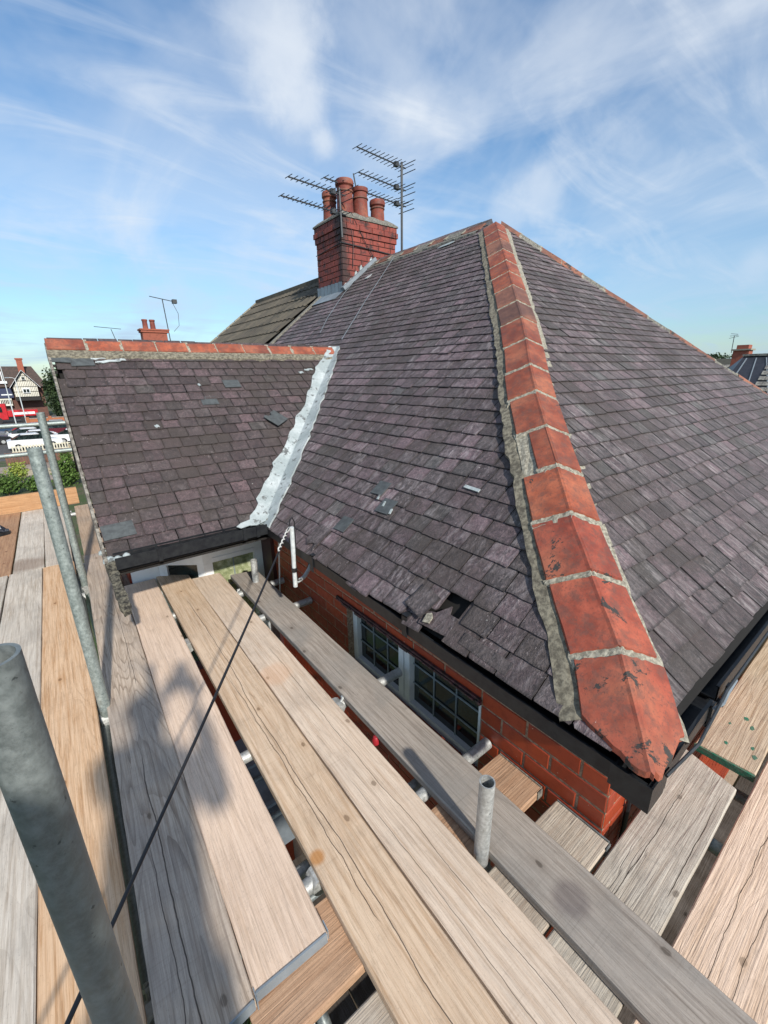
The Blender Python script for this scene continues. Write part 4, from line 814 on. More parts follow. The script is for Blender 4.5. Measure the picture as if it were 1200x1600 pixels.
# --- main ridge and far hip: ridge tiles edge on, with mortar
def ridge_run(p, q_, n, w_, mats_, seed, down=.42, gap=.010, lab=None, bedw=.05):
    p, q_ = Vector(p), Vector(q_); d = (q_ - p).normalized(); hz = Vector((d.y, -d.x, 0)).normalized(); L_ = (q_ - p).length; rg = random.Random(seed); a = 0
    for i in range(n):
        l = L_ / n; s0 = p + d * (a + gap / 2); s1 = p + d * (a + l - gap / 2); a += l; b = MB(); lf = rg.uniform(-.006, .006); l2 = rg.uniform(-.004, .004)
        pr = [(-w_, -w_ * down * 2), (-w_ * .5, -w_ * down), (-.02, -.006), (0, 0), (.02, -.006), (w_ * .5, -w_ * down), (w_, -w_ * down * 2)]
        pr = pr + [(x * .93, z - .015) for x, z in reversed(pr)]; N = len(pr)
        vs = [tuple(s + hz * x + Vector((0, 0, z + o_))) for s, o_ in ((s0, lf), (s1, l2)) for x, z in pr]
        b.add(vs, [tuple(range(N)), tuple(range(2 * N - 1, N - 1, -1))] + [(k, N + k, N + (k + 1) % N, (k + 1) % N) for k in range(N)]); b.build('ridge_tile', M[mats_[i % len(mats_)]], house)
        if i:
            b = MB(); c0 = s0 - d * (gap + .012); c1 = s0 + d * .012
            pr2 = [(-w_ * .97, -w_ * down * 2 - .003 + rg.uniform(0, .02)), (0, .003), (w_ * .97, -w_ * down * 2 - .003), (0, -.03)]
            vs = [tuple(s + hz * x + Vector((0, 0, z + .001))) for s in (c0, c1) for x, z in pr2]; b.add(vs, [(0, 1, 2, 3), (7, 6, 5, 4)] + [(k, 4 + k, 4 + (k + 1) % 4, (k + 1) % 4) for k in range(4)]); b.build('mortar_joint', M['mortar'], house)
    # mortar fillets beneath both edges
    for s_ in (-1, 1):
        b = MB(); steps = 60; rows = []
        for k in range(steps + 1):
            c = p + d * (L_ * k / steps); e = bedw * (1 + .35 * noise.noise(Vector((k * .4, seed, s_)))) + rg.uniform(0, .008)
            rows.append([c + hz * s_ * w_ * .8 + Vector((0, 0, -w_ * down * 1.6 - .012)), c + hz * s_ * (w_ * .98) + Vector((0, 0, -w_ * down * 2 - .004)), c + hz * s_ * (w_ + e) + Vector((0, 0, -w_ * down * 2 - e * down * 2 + .004)), c + hz * s_ * (w_ + e + .003) + Vector((0, 0, -w_ * down * 2 - e * down * 2 - .03))])
        vs = [tuple(v_) for r_ in rows for v_ in r_]; fs = [(k * 4 + a_, k * 4 + a_ + 1, (k + 1) * 4 + a_ + 1, (k + 1) * 4 + a_) for k in range(steps) for a_ in range(3)]; b.add(vs, fs); b.build('mortar_bed', M['mortar_dark' if lab != 'wing' else 'mortar_mid'], house)
ridge_run((WX0 - .02, 4.295, .292), (2.60, 4.295, .285), 10, .095, ['terra'], 2, lab='wing', bedw=.058, down=.405)
ridge_run(APEX + Vector((0, .12, .035)), (4.403, 6.6, 1.625), 10, .11, ['terra_brown', 'mortar_dark'], 3, down=.36)
ridge_run(APEX + Vector((.04, -.06, .018)), FARC + Vector((0, 0, .018)), 17, .075, ['terra_brown', 'mortar_dark', 'terra_brown'], 4, down=.42, bedw=.07)
# --- verge of the wing, its rotten bargeboard and undercloak
b = MB(); b.bar((WX0 - .014, 2.74, -1.03), (WX0 - .014, 4.30, .225), .016, .10, (0, -.6, .8)); b.build('bargeboard', simple('weathered_white_board', (.28, .26, .22), .8, scale=30, c2=(.06, .05, .04), bump=.6), house)
b = MB(); rg = random.Random(8)
for i in range(26): y = 2.78 + i * .058; z = -.98 + (y - 2.773) * .8055; b.box((WX0 - .006 - rg.uniform(0, .008), y, z - .012), (WX0 + .012, y + .055, z + .002 + rg.uniform(0, .006)))
b.build('verge_pointing', M['black_wood'], house)
b = MB(); pr = []; rg = random.Random(12); n_ = 14
rot_m = simple('rotten_wood', (.13, .12, .09), .95, scale=60, c2=(.012, .011, .009), bump=1.0)
vs = []; 
for i in range(n_ + 1):
    f = i / n_; c = Vector((.115 + .01 * f, 2.80 - .41 * f, -.99 - .18 * f)); hgt = .075 * (1 - .25 * f) * (1 if i < n_ else .45)
    for (dx, dz) in ((-.022, -hgt / 2), (.022, -hgt / 2), (.022, hgt / 2), (-.022, hgt / 2)): vs.append(tuple(c + Vector((dx + rg.uniform(-.007, .007), 0, dz + rg.uniform(-.008, .008)))))
b.add(vs, [(i * 4 + k, i * 4 + (k + 1) % 4, (i + 1) * 4 + (k + 1) % 4, (i + 1) * 4 + k) for i in range(n_) for k in range(4)] + [(3, 2, 1, 0), (n_ * 4, n_ * 4 + 1, n_ * 4 + 2, n_ * 4 + 3)])
o = b.build('bargeboard', rot_m, house); o['label'] = 'rotten mossy end of the bargeboard sticking out past the gutter'
def lump(name, pts, th, mat): 
    b = MB(); b.prism(pts, 0, th); return b
for (c, s_) in (((.10, 2.82, -.955), .05), ((.115, 2.75, -.985), .06), ((.155, 2.735, -.985), .05), ((.20, 2.74, -.975), .035)):
    b = MB(); leaves_ = []; b.lathe([(0, -s_ * .4), (s_ * .6, -s_ * .25), (s_ * .55, .0), (s_ * .2, s_ * .3), (0, s_ * .35)], c, 9); b.build('sealant_lump', M['flashing'], house)
# --- gutter and fascia of the wing
b = MB(); dp = .07
pr = [(0, 0), (0, -dp), (.10, -dp), (.10, 0), (.096, 0), (.096, -dp + .004), (.004, -dp + .004), (.004, 0)]; vs = [(x, 2.655 + a, -.955 + z - .0 * x) for x in (.135, 1.028) for a, z in pr]; N = 8
b.add(vs, [(k, (k + 1) % N, N + (k + 1) % N, N + k) for k in range(N)] + [(0, 1, 2, 3, 4, 5, 6, 7)]); b.build('gutter', M['black_plastic'], house)
for x in (.35, .86, .95): b = MB(); b.box((x, 2.648, -1.03), (x + .022, 2.655, -.948)); b.build('gutter_clip', M['black_plastic'], house)
b = MB(); b.box((.14, 2.760, -1.085), (1.12, 2.785, -.97)); b.box((.26, 3.285, -1.30), (1.20, 3.297, -1.09)); b.build('fascia', M['black_wood'], house)
b = MB(); b.box((.145, 2.72, -1.085), (1.12, 2.759, -1.072)); b.tube((.15, 2.715, -1.055), (.98, 2.715, -1.050), .010, 8); b.build('fascia_trim', M['black_wood'], house)
b = MB(); b.box((.15, 2.786, -1.088), (WX, 4.2, -1.076)); b.build('soffit', M['black_wood'], house)
# --- bay window under the wing
BY = 3.30; t = MB(); up_ = M['upvc']
t.box((.735, BY, -1.40), (WX - .03, BY + .07, -1.29)); t.box((WX - .10, BY, -2.4), (WX - .03, BY + .07, -1.401)); t.box((.735, BY, -2.4), (.80, BY + .07, -1.401)); t.box((.735, BY, -2.4), (WX - .10, BY + .069, -2.3))
bay = t.build('bay_window', up_, house)
b = MB(); b.box((.80, BY - .006, -1.395), (WX - .10, BY + .02, -1.36)); b.build('head_trim', up_, bay)
b = MB(); b.box((.801, BY + .03, -2.3), (WX - .101, BY + .04, -1.40)); b.build('pane', M['frosted'], bay)
for x in (.97,): b = MB(); b.box((x - .004, BY + .024, -2.3), (x + .004, BY + .0295, -1.40)); b.build('glazing_bar', M['lead'], bay)
b = MB(); b.box((.802, BY + .022, -1.64), (WX - .102, BY + .0285, -1.63)); b.build('glazing_bar', M['lead'], bay)
def ang_box(name, x0, y0, x1, y1, z0, z1, th, mat, par):
    p = Vector((x0, y0, 0)); q_ = Vector((x1, y1, 0)); d = (q_ - p).normalized(); n = Vector((-d.y, d.x, 0)); b = MB()
    b.prism([tuple(v_)[:2] for v_ in (p, q_, q_ + n * th, p + n * th)], z0, z1); return b.build(name, mat, par)
ang_box('sash_frame', .45, 3.52, .733, BY, -1.40, -1.29, .06, up_, bay); ang_box('sash_frame', .45, 3.52, .50, 3.481, -2.4, -1.401, .06, up_, bay); ang_box('sash_frame', .69, 3.334, .733, BY, -2.4, -1.401, .06, up_, bay)
ang_box('pane', .515, 3.49, .70, 3.345, -2.3, -1.402, .01, M['dark_glass'], bay); ang_box('sash_frame', .26, 3.55, .449, 3.521, -2.4, -1.30, .05, up_, bay)
b = MB(); b.box((.25, 3.62, -2.6), (.45, 4.6, -1.14)); b.box((.28, 3.45, GZ), (WX, 3.6, -2.41)); b.build('render_wall', M['brick'], house)
b = MB(); b.box((WX - .029, 3.10, -2.4), (WX + .001, 3.42, -1.15)); b.build('corner_post', simple('dark_red_paint', (.05, .015, .015), .5), house)
b = MB(); b.tube((1.15, 2.745, -.955), (1.16, 2.9, -1.75), .006, 8); b.build('wire', M['rope'], house)
# lower grey roofs and frames seen through the gaps
b = MB(); b.add([(.2, 2.4, -3.5), (1.2, 2.4, -3.5), (1.2, 4.2, -3.2), (.2, 4.2, -3.2)], [(0, 1, 2, 3)]); b.build('lower_bay_roof', M['lead'], house)
for y in (2.7, 3.1, 3.5): b = MB(); b.bar((.2, y, -3.44 + (y - 2.4) * .167), (1.2, y, -3.44 + (y - 2.4) * .167), .04, .03); b.build('lead_roll', M['lead'], house)
b = MB(); b.box((.55, 1.2, -4.0), (.62, 2.3, -3.9)); b.box((.55, 1.2, -5.4), (.62, 1.27, -4.0)); b.box((.55, 2.23, -5.4), (.62, 2.3, -4.0)); b.build('lower_window_frame', M['upvc'], house)

# --- white lead valley between the two slopes
def valley():
    rg = random.Random(21); K = 46; b = MB(); Lr, Rr_ = [], []
    WL = [(0, .10), (.15, .15), (.35, .118), (.58, .105), (.8, .15), (.93, .13), (1, .10)]; WR = [(0, .115), (.2, .16), (.45, .155), (.7, .14), (.85, .12), (.97, .06), (1.04, .03)]
    def lin(T, k):
        for (a, x), (c, y) in zip(T, T[1:]):
            if a <= k <= c: return x + (y - x) * (k - a) / (c - a)
        return T[-1][1]
    sawL = sawR = 0; rows = []
    for i in range(K + 1):
        k = i / K; c = VB.lerp(VT, k * 1.035 - .015)
        sawL = (sawL + rg.uniform(.006, .016)) if sawL < .035 else rg.uniform(-.02, -.005); sawR = (sawR + rg.uniform(.006, .018)) if sawR < .04 else rg.uniform(-.02, 0)
        a = lin(WL, k) + sawL * .3 + rg.uniform(-.005, .005); r_ = lin(WR, k) + sawR * .5 + rg.uniform(-.004, .004)
        if rg.random() < .16: a += rg.uniform(.01, .03)
        if rg.random() < .16: r_ += rg.uniform(.01, .03)
        cr = c + Vector((0, 0, .018 + .004 * noise.noise(Vector((k * 30, 0, 0)))))
        nz = lambda q_: .004 * noise.noise(Vector((k * 25, q_ * 7, 1)))
        l2 = c + Vector((-a, 0, 0)) + nW * (.034 + nz(1)); l1 = c + Vector((-a * .5, 0, 0)) + nW * (.030 + nz(2)); l05 = c + Vector((-.014, 0, 0)) + nW * .030
        r05 = c + Vector((0, -.014, 0)) + nL * .032; r1 = c + Vector((0, -r_ * .5, 0)) + nL * (.033 + nz(3)); r2 = c + Vector((0, -r_, 0)) + nL * (.036 + nz(4))
        rows.append([l2 - nW * .012, l2, l1, l05, cr, r05, r1, r2, r2 - nL * .012])
    n = 9; vs = [tuple(p) for r_ in rows for p in r_]; fs = [(i * n + a, i * n + a + 1, (i + 1) * n + a + 1, (i + 1) * n + a) for i in range(K) for a in range(n - 1)]
    b.add(vs, fs); v_ = b.build('valley_flashing', M['flashing'], house); v_['label'] = 'white painted ragged lead valley between the two slate slopes'
    b = MB(); b.path([tuple(VB.lerp(VT, k / 20 * 1.03) + Vector((0, -.0, .028)) + Vector((.002 * math.sin(k * 2), 0, 0))) for k in range(1, 20)], .007, 6); b.build('seam', M['flashing'], house)
    b = MB(); e = [(.845, .035), (.87, .015), (.93, .022), (.98, .012), (1.04, .03), (1.10, .05), (1.08, .12), (.99, .075), (.93, .065), (.88, .055)]
    b.prism(e, 0, .007, 0, Matrix.Translation(Vector((0, 2.72, -1.0)) + nW * .030) @ Matrix.Rotation(WPIT, 4, 'X')); b.build('valley_apron', M['flashing'], house)
    b = MB()
    for (x, y, s_) in ((1.09, 2.70, .03), (1.11, 2.66, .022), (1.075, 2.74, .035), (1.13, 2.63, .018)): b.lathe([(0, -s_ * .4), (s_, -s_ * .2), (s_ * .7, s_ * .3), (0, s_ * .5)], (x, y, -.955), 8)
    b.build('mortar_lump', M['mortar_dark'], house)
valley()

# --- chimney stack
cx0, cx1, cy0, cy1 = 3.83, 4.83, 5.91, 6.63
ch = MB(); ch.box((cx0 + .008, cy0 + .008, .8), (cx1 - .008, cy1 - .008, 1.91)); ch.box((cx0 - .012, cy0 - .012, 1.91), (cx1 + .012, cy1 + .012, 2.10)); ch = ch.build('chimney_stack', simple('sooty_mortar', (.05, .042, .036), .95, scale=20, c2=(.018, .015, .014)), house)
def ring(z, g_, k, h=.068):
    """one course of bricks round the stack, g_ = how far it stands proud"""
    x0, x1, y0, y1 = cx0 - g_, cx1 + g_, cy0 - g_, cy1 + g_
    for c, l in brick_row(x0, x1, x0 + (.115 if k % 2 else .0), []): obj('brick', bmesh_for(l, 'chim_brick'), ch, Matrix.Translation((c, y0, z)))
    for c, l in brick_row(y0 + .012, y1, y0 + (.0 if k % 2 else .115), []): obj('brick', bmesh_for(l, 'chim_brick'), ch, Matrix.Translation((x0, c, z)) @ RL)
for k in range(10): ring(1.155 + k * .0765 + .034, 0, k)
ring(1.945, .016, 0); ring(2.02, .032, 1); ring(2.093, .018, 0)
# sloping cap bricks and flaunching
b = MB(); vs = []
for (g_, z) in ((.03, 2.128), (.03, 2.15), (-.03, 2.20), (-.10, 2.245), (-.22, 2.27)): vs += [(cx0 - g_, cy0 - g_, z), (cx1 + g_, cy0 - g_, z), (cx1 + g_, cy1 + g_, z), (cx0 - g_, cy1 + g_, z)]
b.add(vs, [(k * 4 + i, k * 4 + (i + 1) % 4, (k + 1) * 4 + (i + 1) % 4, (k + 1) * 4 + i) for k in range(4) for i in range(4)] + [(16, 17, 18, 19)]); b.build('flaunching', M['mortar_dark'], ch)
def pot(x, y, z0, h, r_, style, mat='pot'):
    b = MB()
    pr = [(r_ * 1.05, 0), (r_ * 1.02, .05), (r_ * .94, h - .10), (r_ * .94, h - .09), (r_ * 1.12, h - .07), (r_ * 1.12, h - .02), (r_ * 1.02, h), (r_ * .85, h), (r_ * .80, h - .2)] if style else [(r_ * 1.08, 0), (r_, .06), (r_ * .92, h - .06), (r_ * 1.05, h - .05), (r_ * 1.05, h), (r_ * .85, h), (r_ * .80, h - .2)]
    b.lathe(pr, (x, y, z0), 28); o = b.build('chimney_pot', M[mat], ch, smooth=True); b = MB(); b.lathe([(r_ * .99, 0), (r_ * 1.06, .006), (r_ * 1.06, .018), (r_ * .99, .024)], (x, y, z0 + h * .62), 28); b.build('band', M['terra_brown'], o, smooth=True)
pot(3.985, 6.43, 2.22, .36, .10, 1); pot(4.03, 6.08, 2.22, .42, .118, 1); pot(4.24, 6.40, 2.24, .30, .10, 0); pot(4.285, 6.06, 2.20, .38, .112, 0); pot(4.60, 6.06, 2.17, .32, .105, 1)
# lead flashing at the foot of the stack
b = MB(); 
for i in range(7):
    y = cy0 + .02 + i * .105; x = cx0 - .006; z = (x - 1.05) * tP - .996
    b.add([(x, y, z + .16), (x, y + .10, z + .17), (x, y + .10, z + .01), (x, y, z + .01)], [(0, 1, 2, 3)])
b.add([(cx0 - .16, cy0 - .02, (cx0 - .16 - 1.05) * tP - .996 + .035), (cx0, cy0 - .02, (cx0 - 1.05) * tP - .996 + .035), (cx0, cy1, (cx0 - 1.05) * tP - .996 + .035), (cx0 - .20, cy1, (cx0 - .20 - 1.05) * tP - .996 + .04)], [(0, 1, 2, 3)])
b.build('lead_apron', M['lead'], ch)
b = MB(); b.bar((cx0 - .02, cy0 - .012, (cx0 - .02 - 1.05) * tP - .996 + .065), (cx0 + .58, cy0 - .012, (cx0 + .58 - 1.05) * tP - .996 + .065), .05, .085, (0, -1, 0)); b.build('lead_flashing', M['lead'], ch)
for i in range(6):
    x = cx0 + i * .095; z = (x - 1.05) * tP - .996 + .03; b = MB(); hh = random.uniform(.08, .20); b.prism([(x, z), (x + .085, z + .02), (x + .07, z + hh * .7), (x + .045, z + hh), (x + .02, z + hh * .8)], cy0 * -1 + .004, cy0 * -1 + .010, mw=Matrix.Rotation(R(90), 4, 'X')); b.build('stepped_flashing', M['flashing'], ch)
b = MB(); b.tube((cx0 - .006, cy0 - .012, 1.80), (cx1 - .05, cy0 - .012, 1.76), .008, 6); b.tube((cx0 - .012, cy0 + .0, 1.80), (cx0 - .012, cy1, 1.76), .006, 6); b.build('strap', M['aerial'], ch)
# wires down the roof from the stack
for pts in ([(4.05, 5.88, 1.36), (3.7, 5.7, 1.10), (3.2, 5.35, .72), (2.9, 5.05, .50)], [(4.30, 5.3, 1.56), (3.9, 5.05, 1.25), (3.4, 4.75, .87), (2.75, 4.32, .37)]):
    b = MB(); b.path(pts, .0032, 6); b.build('wire', M['lead'], house)
for pts in ([(4.0, cy0 - .02, 2.2), (4.2, cy0 - .02, 1.9), (4.42, cy0 - .03, 1.62)], [(3.98, cy0 - .02, 2.15), (4.02, cy0 - .02, 1.8), (4.0, cy0 - .02, 1.5)]):
    b = MB(); b.path(pts, .005, 6); b.build('wire', M['cable'], ch)

# ------------------------------------------------------------------ aerials on the chimney
BD = Vector((.993, .114, 0)).normalized(); BN = Vector((-BD.y, BD.x, 0))
def yagi(parent, at, L_, n, e=.17, refl=True, back=.10, dz=0):
    at = Vector(at); b = MB(); b.bar(at - BD * L_ + Vector((0, 0, dz)), at + BD * back, .014, .014); b.box(tuple(at - BD * .12 + Vector((-.035, -.03, -.03))), tuple(at - BD * .12 + Vector((.035, .03, .03)))); bo = b.build('boom', M['aerial'], parent)
    for i in range(n):
        f = i / (n - 1); c = at + BD * (back - (L_ + back) * f * .99) + Vector((0, 0, dz * f + .008)); l = e * (.62 + .38 * (1 - f)); b = MB(); b.tube(c - BN * l, c + BN * l, .0048, 6); b.build('rod', M['aerial'], bo)
    if refl:
        for z in (-.06, .06): b = MB(); b.tube(at + BD * (back + .01) - BN * e * 1.15 + Vector((0, 0, z)), at + BD * (back + .01) + BN * e * 1.15 + Vector((0, 0, z)), .006, 6); b.build('rod', M['aerial'], bo)
t = empty('tv_aerial', (5.20, 6.2, 1.2), 'tall mast right of the stack carrying three stacked yagi aerials', 'aerial')
b = MB(); b.tube((5.20, 6.2, 1.0), (5.205, 6.2, 3.16), .019, 10); b.build('mast', M['aerial'], t)
yagi(t, (5.20, 6.2, 3.10), .93, 13); yagi(t, (5.20, 6.2, 2.80), .91, 12); yagi(t, (5.20, 6.2, 2.58), 1.55, 20, .15)
t = empty('tv_aerial', (3.80, 5.87, 1.9), 'short mast at the near chimney corner with two yagi aerials', 'aerial')
b = MB(); b.tube((3.815, 5.862, 1.85), (3.80, 5.862, 2.44), .016, 8); b.build('mast', M['aerial'], t); yagi(t, (3.80, 5.862, 2.37), .82, 12, .13); yagi(t, (3.80, 5.862, 2.14), .95, 16, .11, False)
t = empty('tv_aerial', (4.5, 6.3, 2.2), 'thin bent aerial mast among the red chimney pots', 'aerial')
b = MB(); b.path([(4.44, 6.35, 2.2), (4.43, 6.35, 2.66), (4.38, 6.35, 2.88)], .010, 8); b.build('mast', M['aerial'], t)

# ------------------------------------------------------------------ neighbouring house with interlocking concrete tiles
nb = empty('concrete_tiled_house', (4.4, 8.6, GZ), 'adjoining house with moss grey wavy concrete roof tiles left of the stack', 'house')
ct = Mat('concrete_tile', .9); v = ct.coord('World'); r_ = ct.rnd(); c = ct.mix(r_, (.115, .098, .07), (.075, .064, .048)); c = ct.mix(ct.math('MULTIPLY', ct.step(ct.noise(v, 9, 7, .7), .45, .65), .7), c, (.045, .042, .035)); ct.color(c); ct.bump(ct.noise(v, 40, 5), .6, .006)
YN0, YN1 = 6.60, 10.35; tw, tg = .30, .33
b = MB(); n_ = 10; vs = []
for k, (t, lift) in enumerate(((0, .030), (0, .0), (tg + .05, .008))):
    for i in range(n_ + 1): s = i / n_; vs.append((s * tw, t, (lift if k != 1 else .0) + .022 * (1 - math.cos(s * 4 * math.pi)) / 2 * 1.0 if k != 1 else -.004))
b.add(vs, [(k_, k_ + 1, 2 * (n_ + 1) + k_ + 1, 2 * (n_ + 1) + k_) for k_ in range(n_)] + [(n_ + 1 + k_, n_ + 2 + k_, k_ + 1, k_) for k_ in range(n_)]); ctm = b.mesh('roof_tile', ct.m)
nrow = int(RUN * kP / tg) + 1
for r_ in range(2, nrow):
    for i in range(int((YN1 - YN0) / tw)):
        y = YN1 - i * tw; Rt = Matrix((Vector((0, -1, 0)), UPL, nL)).transposed(); mw = Rt.to_4x4(); mw.translation = Vector((1.05, y, -.996)) + UPL * (r_ * tg) + nL * .02; obj('roof_tile', ctm, nb, mw)
b = MB(); b.add([(1.05, YN0 - .1, -1.01), (4.403, YN0 - .1, 1.57), (4.403, YN1, 1.57), (1.05, YN1, -1.01), (6.41, YN0 - .1, -1), (6.41, YN1, -1)], [(0, 3, 2, 1), (1, 2, 5, 4), (0, 1, 4), (3, 5, 2)]); b.build('roof_deck', M['deck'], nb)
b = MB(); b.box((1.3, YN0, GZ), (6.3, YN1 - .1, -1.02)); b.build('wall', M['far_brick'], nb)
for i in range(9): b = MB(); y = 6.66 + i * .41; b.bar((4.403, y, 1.60), (4.403, y + .40, 1.60), .22, .09); b.build('ridge_tile', ct.m, nb)
for i in range(12): f = i / 12; b = MB(); b.bar((1.9 + 2.5 * f, YN1 + .0, -.996 + (.85 + 2.5 * f) * tP + .05), (1.9 + 2.5 * (f + .075), YN1, -.996 + (.85 + 2.5 * (f + .075)) * tP + .05), .06, .07); b.build('verge_tile', M['mortar'], nb)
b = MB(); b.bar((2.2, 6.50, -.996 + 1.15 * tP + .03), (4.3, 6.62, -.996 + 3.25 * tP + .03), .07, .035, tuple(nL)); b.build('party_line_mortar', M['mortar_dark'], nb)

# ================================================================== scaffold boards
ZT, ZS = -1.49, -1.53                                     # tops of the upper and the lower layer
def board(label, p, q_, width, z, mat, th=.038, end=(0, 0), band=None, group=None, tilt=0, seed=1, bandmat='lead'):
    """p -> q_: centre line in plan; local x runs along the board from p"""
    rg = random.Random(seed); p = Vector((p[0], p[1], z)); q_ = Vector((q_[0], q_[1], z + tilt)); d = q_ - p; L_ = d.length; x = d.normalized(); y = Vector((0, 0, 1)).cross(x).normalized(); n = x.cross(y)
    mw = Matrix((x, y, n)).transposed().to_4x4(); mw.translation = p
    h = width / 2; e = .004; prof = [(-h, -th + e), (-h, -e), (-h + e, 0), (h - e, 0), (h, -e), (h, -th + e), (h - e, -th), (-h + e, -th)]
    N = 8; K = max(8, int(L_ / .06)); b = MB(); vs = []
    for i in range(K + 1):
        s = i / K; xx = L_ * s
        for k, (a, c) in enumerate(prof):
            w_ = .0022 * noise.noise(Vector((xx * 3.5, seed * 3.1, 1 if a > 0 else 9))) + .0012 * noise.noise(Vector((xx * 22, seed, 2 if a > 0 else 7)))
            sk = 0
            if i == 0: sk = end[0] * (a / h) + rg.uniform(-.002, .002)
            if i == K: sk = end[1] * (a / h) + rg.uniform(-.002, .002)
            vs.append((xx + sk, a + w_, c + .0015 * noise.noise(Vector((xx * 2, seed * 5, 3)))))
    b.add(vs, [(i * N + k, i * N + (k + 1) % N, (i + 1) * N + (k + 1) % N, (i + 1) * N + k) for i in range(K) for k in range(N)] + [tuple(range(N - 1, -1, -1)), tuple(K * N + k for k in range(N))])
    o = b.build('scaffold_board', mat, None, mw=mw); tag(o, label, 'scaffold board', group)
    for which in (band or ''):
        xa = 0 if which == 'a' else L_; s_ = -1 if which == 'a' else 1; b = MB(); sk = end[0] if which == 'a' else end[1]
        b.prism([(xa + s_ * .001 - sk, -h + .006), (xa + s_ * .006 - sk, -h + .003), (xa + s_ * .006 + sk, h - .003), (xa + s_ * .001 + sk, h - .006)][::(1 if s_ > 0 else -1)], -th + .004, .003); b.box((xa - (.0 if s_ > 0 else -.0) - .03 * (s_ > 0), -h - .004, -th + .004), (xa + .03 * (s_ < 0), -h - .001, .002)); bb = b.build('end_band', M[bandmat], o, mw=mw)
    WM[o.name] = mw; return o
GU, GX, GF = 'long boards of the upper deck beside the house wall', 'cross boards under the upper deck', 'boards of the outer walkway at the left'
peach, peachg = (.64, .49, .37), (.40, .255, .155); sand, sandg = (.66, .50, .355), (.45, .29, .17); grey, greyg = (.40, .35, .30), (.19, .155, .125); orange, orangeg = (.68, .47, .30), (.44, .235, .105); pale, paleg = (.60, .54, .46), (.37, .30, .23)
B = {}
B['b1'] = board('grainy grey board left of the planks with a long crack and knots', (.013, .72), (.108, 4.40), .212, ZT, wood('wood_grainy', (.54, .44, .345), (.31, .225, .16), .45, 1.1, .55, 1.0, .30, (.27, .24, .22), rings=.75, lines=((.015, -.1, 1.15, .05, .0022), (.045, .0, .7, .05, .0014), (-.03, 1.5, 2.7, .04, .0012))), end=(-.01, 0), band='a', group=GU, seed=1)
board('short tan board in line beyond the grainy grey one, beside the gable verge', (.108, 4.405), (.135, 6.35), .20, ZT, wood('wood_far', (.47, .35, .25), (.30, .2, .13), .3, 2.2), group=GU, seed=2)
board('pinkish board with a splintered knot, its lower end cut short by a grey end band', (.225, .735), (.302, 3.50), .212, ZT, wood('wood_pink', (.72, .55, .42), (.57, .41, .29), .16, 3.3, .35, .25, .16, (.36, .29, .25)), end=(.0, .004), band='a', group=GU, seed=3)
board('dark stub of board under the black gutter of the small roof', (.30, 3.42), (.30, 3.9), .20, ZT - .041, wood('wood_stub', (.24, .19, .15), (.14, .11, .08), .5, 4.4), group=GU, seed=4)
B['b3'] = board('tan board with a rust stain and a brown resin scar', (.470, -.35), (.528, 3.54), .212, ZT, wood('wood_tan', sand, sandg, .12, 5.5, .45, .8, .34, blot=(1.27, .085, .035, (.42, .17, .03), .75), lines=((.0, .3, 3.4, .05, .0016), (.03, 1.0, 2.4, .07, .0014))), group=GU, seed=5, end=(0, .01))
B['b4'] = board('peach board with a row of dark knots, second from the brick wall', (.688, -.40), (.735, 3.29), .206, ZT, wood('wood_peach', (.68, .55, .43), (.50, .36, .25), .16, 6.6, .85, .5, .26, blot=(2.25, .05, .10, (.60, .33, .18), .35), lines=((-.02, .2, 2.6, .06, .0010), (.06, .4, 1.6, .04, .0009))), group=GU, seed=6, end=(0, .012))
B['b5'] = board('weathered grey board nearest the brick wall', (.945, -.45), (.985, 3.15), .200, ZT + .003, wood('wood_grey', grey, greyg, .8, 7.7, .4, .45, .40, (.27, .25, .225), blot=(.80, .02, .07, (.11, .09, .09), .55), weathered=True), group=GU, seed=7, end=(0, .02))  # round dark patch near the camera end of the board
# cross boards (they run away to the right, under the grey board)
board('sawn orange brown board end by the window corner, passing under the grey board', (.10, .728), (1.218, .728), .205, ZS, wood('wood_x1', (.47, .30, .19), (.31, .17, .095), .1, 8.8, .3, .5, .35), band='b', group=GX, seed=8, bandmat='mortar_dark')
board('mottled pale board end against the wall, passing under the grey board', (.10, .467), (1.218, .467), .200, ZS, wood('wood_x2', (.57, .49, .39), (.38, .28, .20), .4, 9.9, .3, .4, .5, weathered=True), band='b', group=GX, seed=9, bandmat='galv_dark')
board('grey lichen speckled board ending under the hip corner', (-.11, .250), (1.823, .262), .196, ZS, wood('wood_x3', (.55, .50, .42), (.36, .30, .235), .45, 10.2, .2, .9, .75, (.33, .30, .26), weathered=True, lines=((.03, .95, 1.9, .04, .0016), (-.07, 1.3, 1.9, .03, .0018))), group=GX, seed=10, end=(0, .03))
board('long peach board along the right edge past the grey speckled one', (-.11, .030), (4.2, .020), .206, ZS, wood('wood_x4', (.72, .55, .42), (.54, .38, .26), .12, 11.3, .3, .6, .25, lines=((.02, .9, 2.6, .06, .0012), (-.04, .8, 1.9, .05, .0010))), group=GX, seed=11)
board('lower right corner board beyond the peach one', (-.11, -.19), (4.2, -.20), .206, ZS, wood('wood_x6', (.58, .42, .3), (.40, .26, .17), .2, 21.3, .3, .6, .25), group=GX, seed=21)
g5 = wood('wood_x5', (.55, .44, .315), (.38, .26, .16), .2, 12.4, .3, .6, .4)
o5 = board('board beside the right gutter with green painted end and green paint spots', (1.925, .240), (4.4, .262), .205, ZS, g5, group=GX, seed=12)
gp = simple('green_paint', (.015, .17, .10), .5, scale=60, c2=(.10, .16, .11), bump=.4); rg = random.Random(3)
b = MB(); b.box((1.917, .138, ZS - .034), (1.926, .343, ZS - .004)); b.build('green_paint', gp, o5)
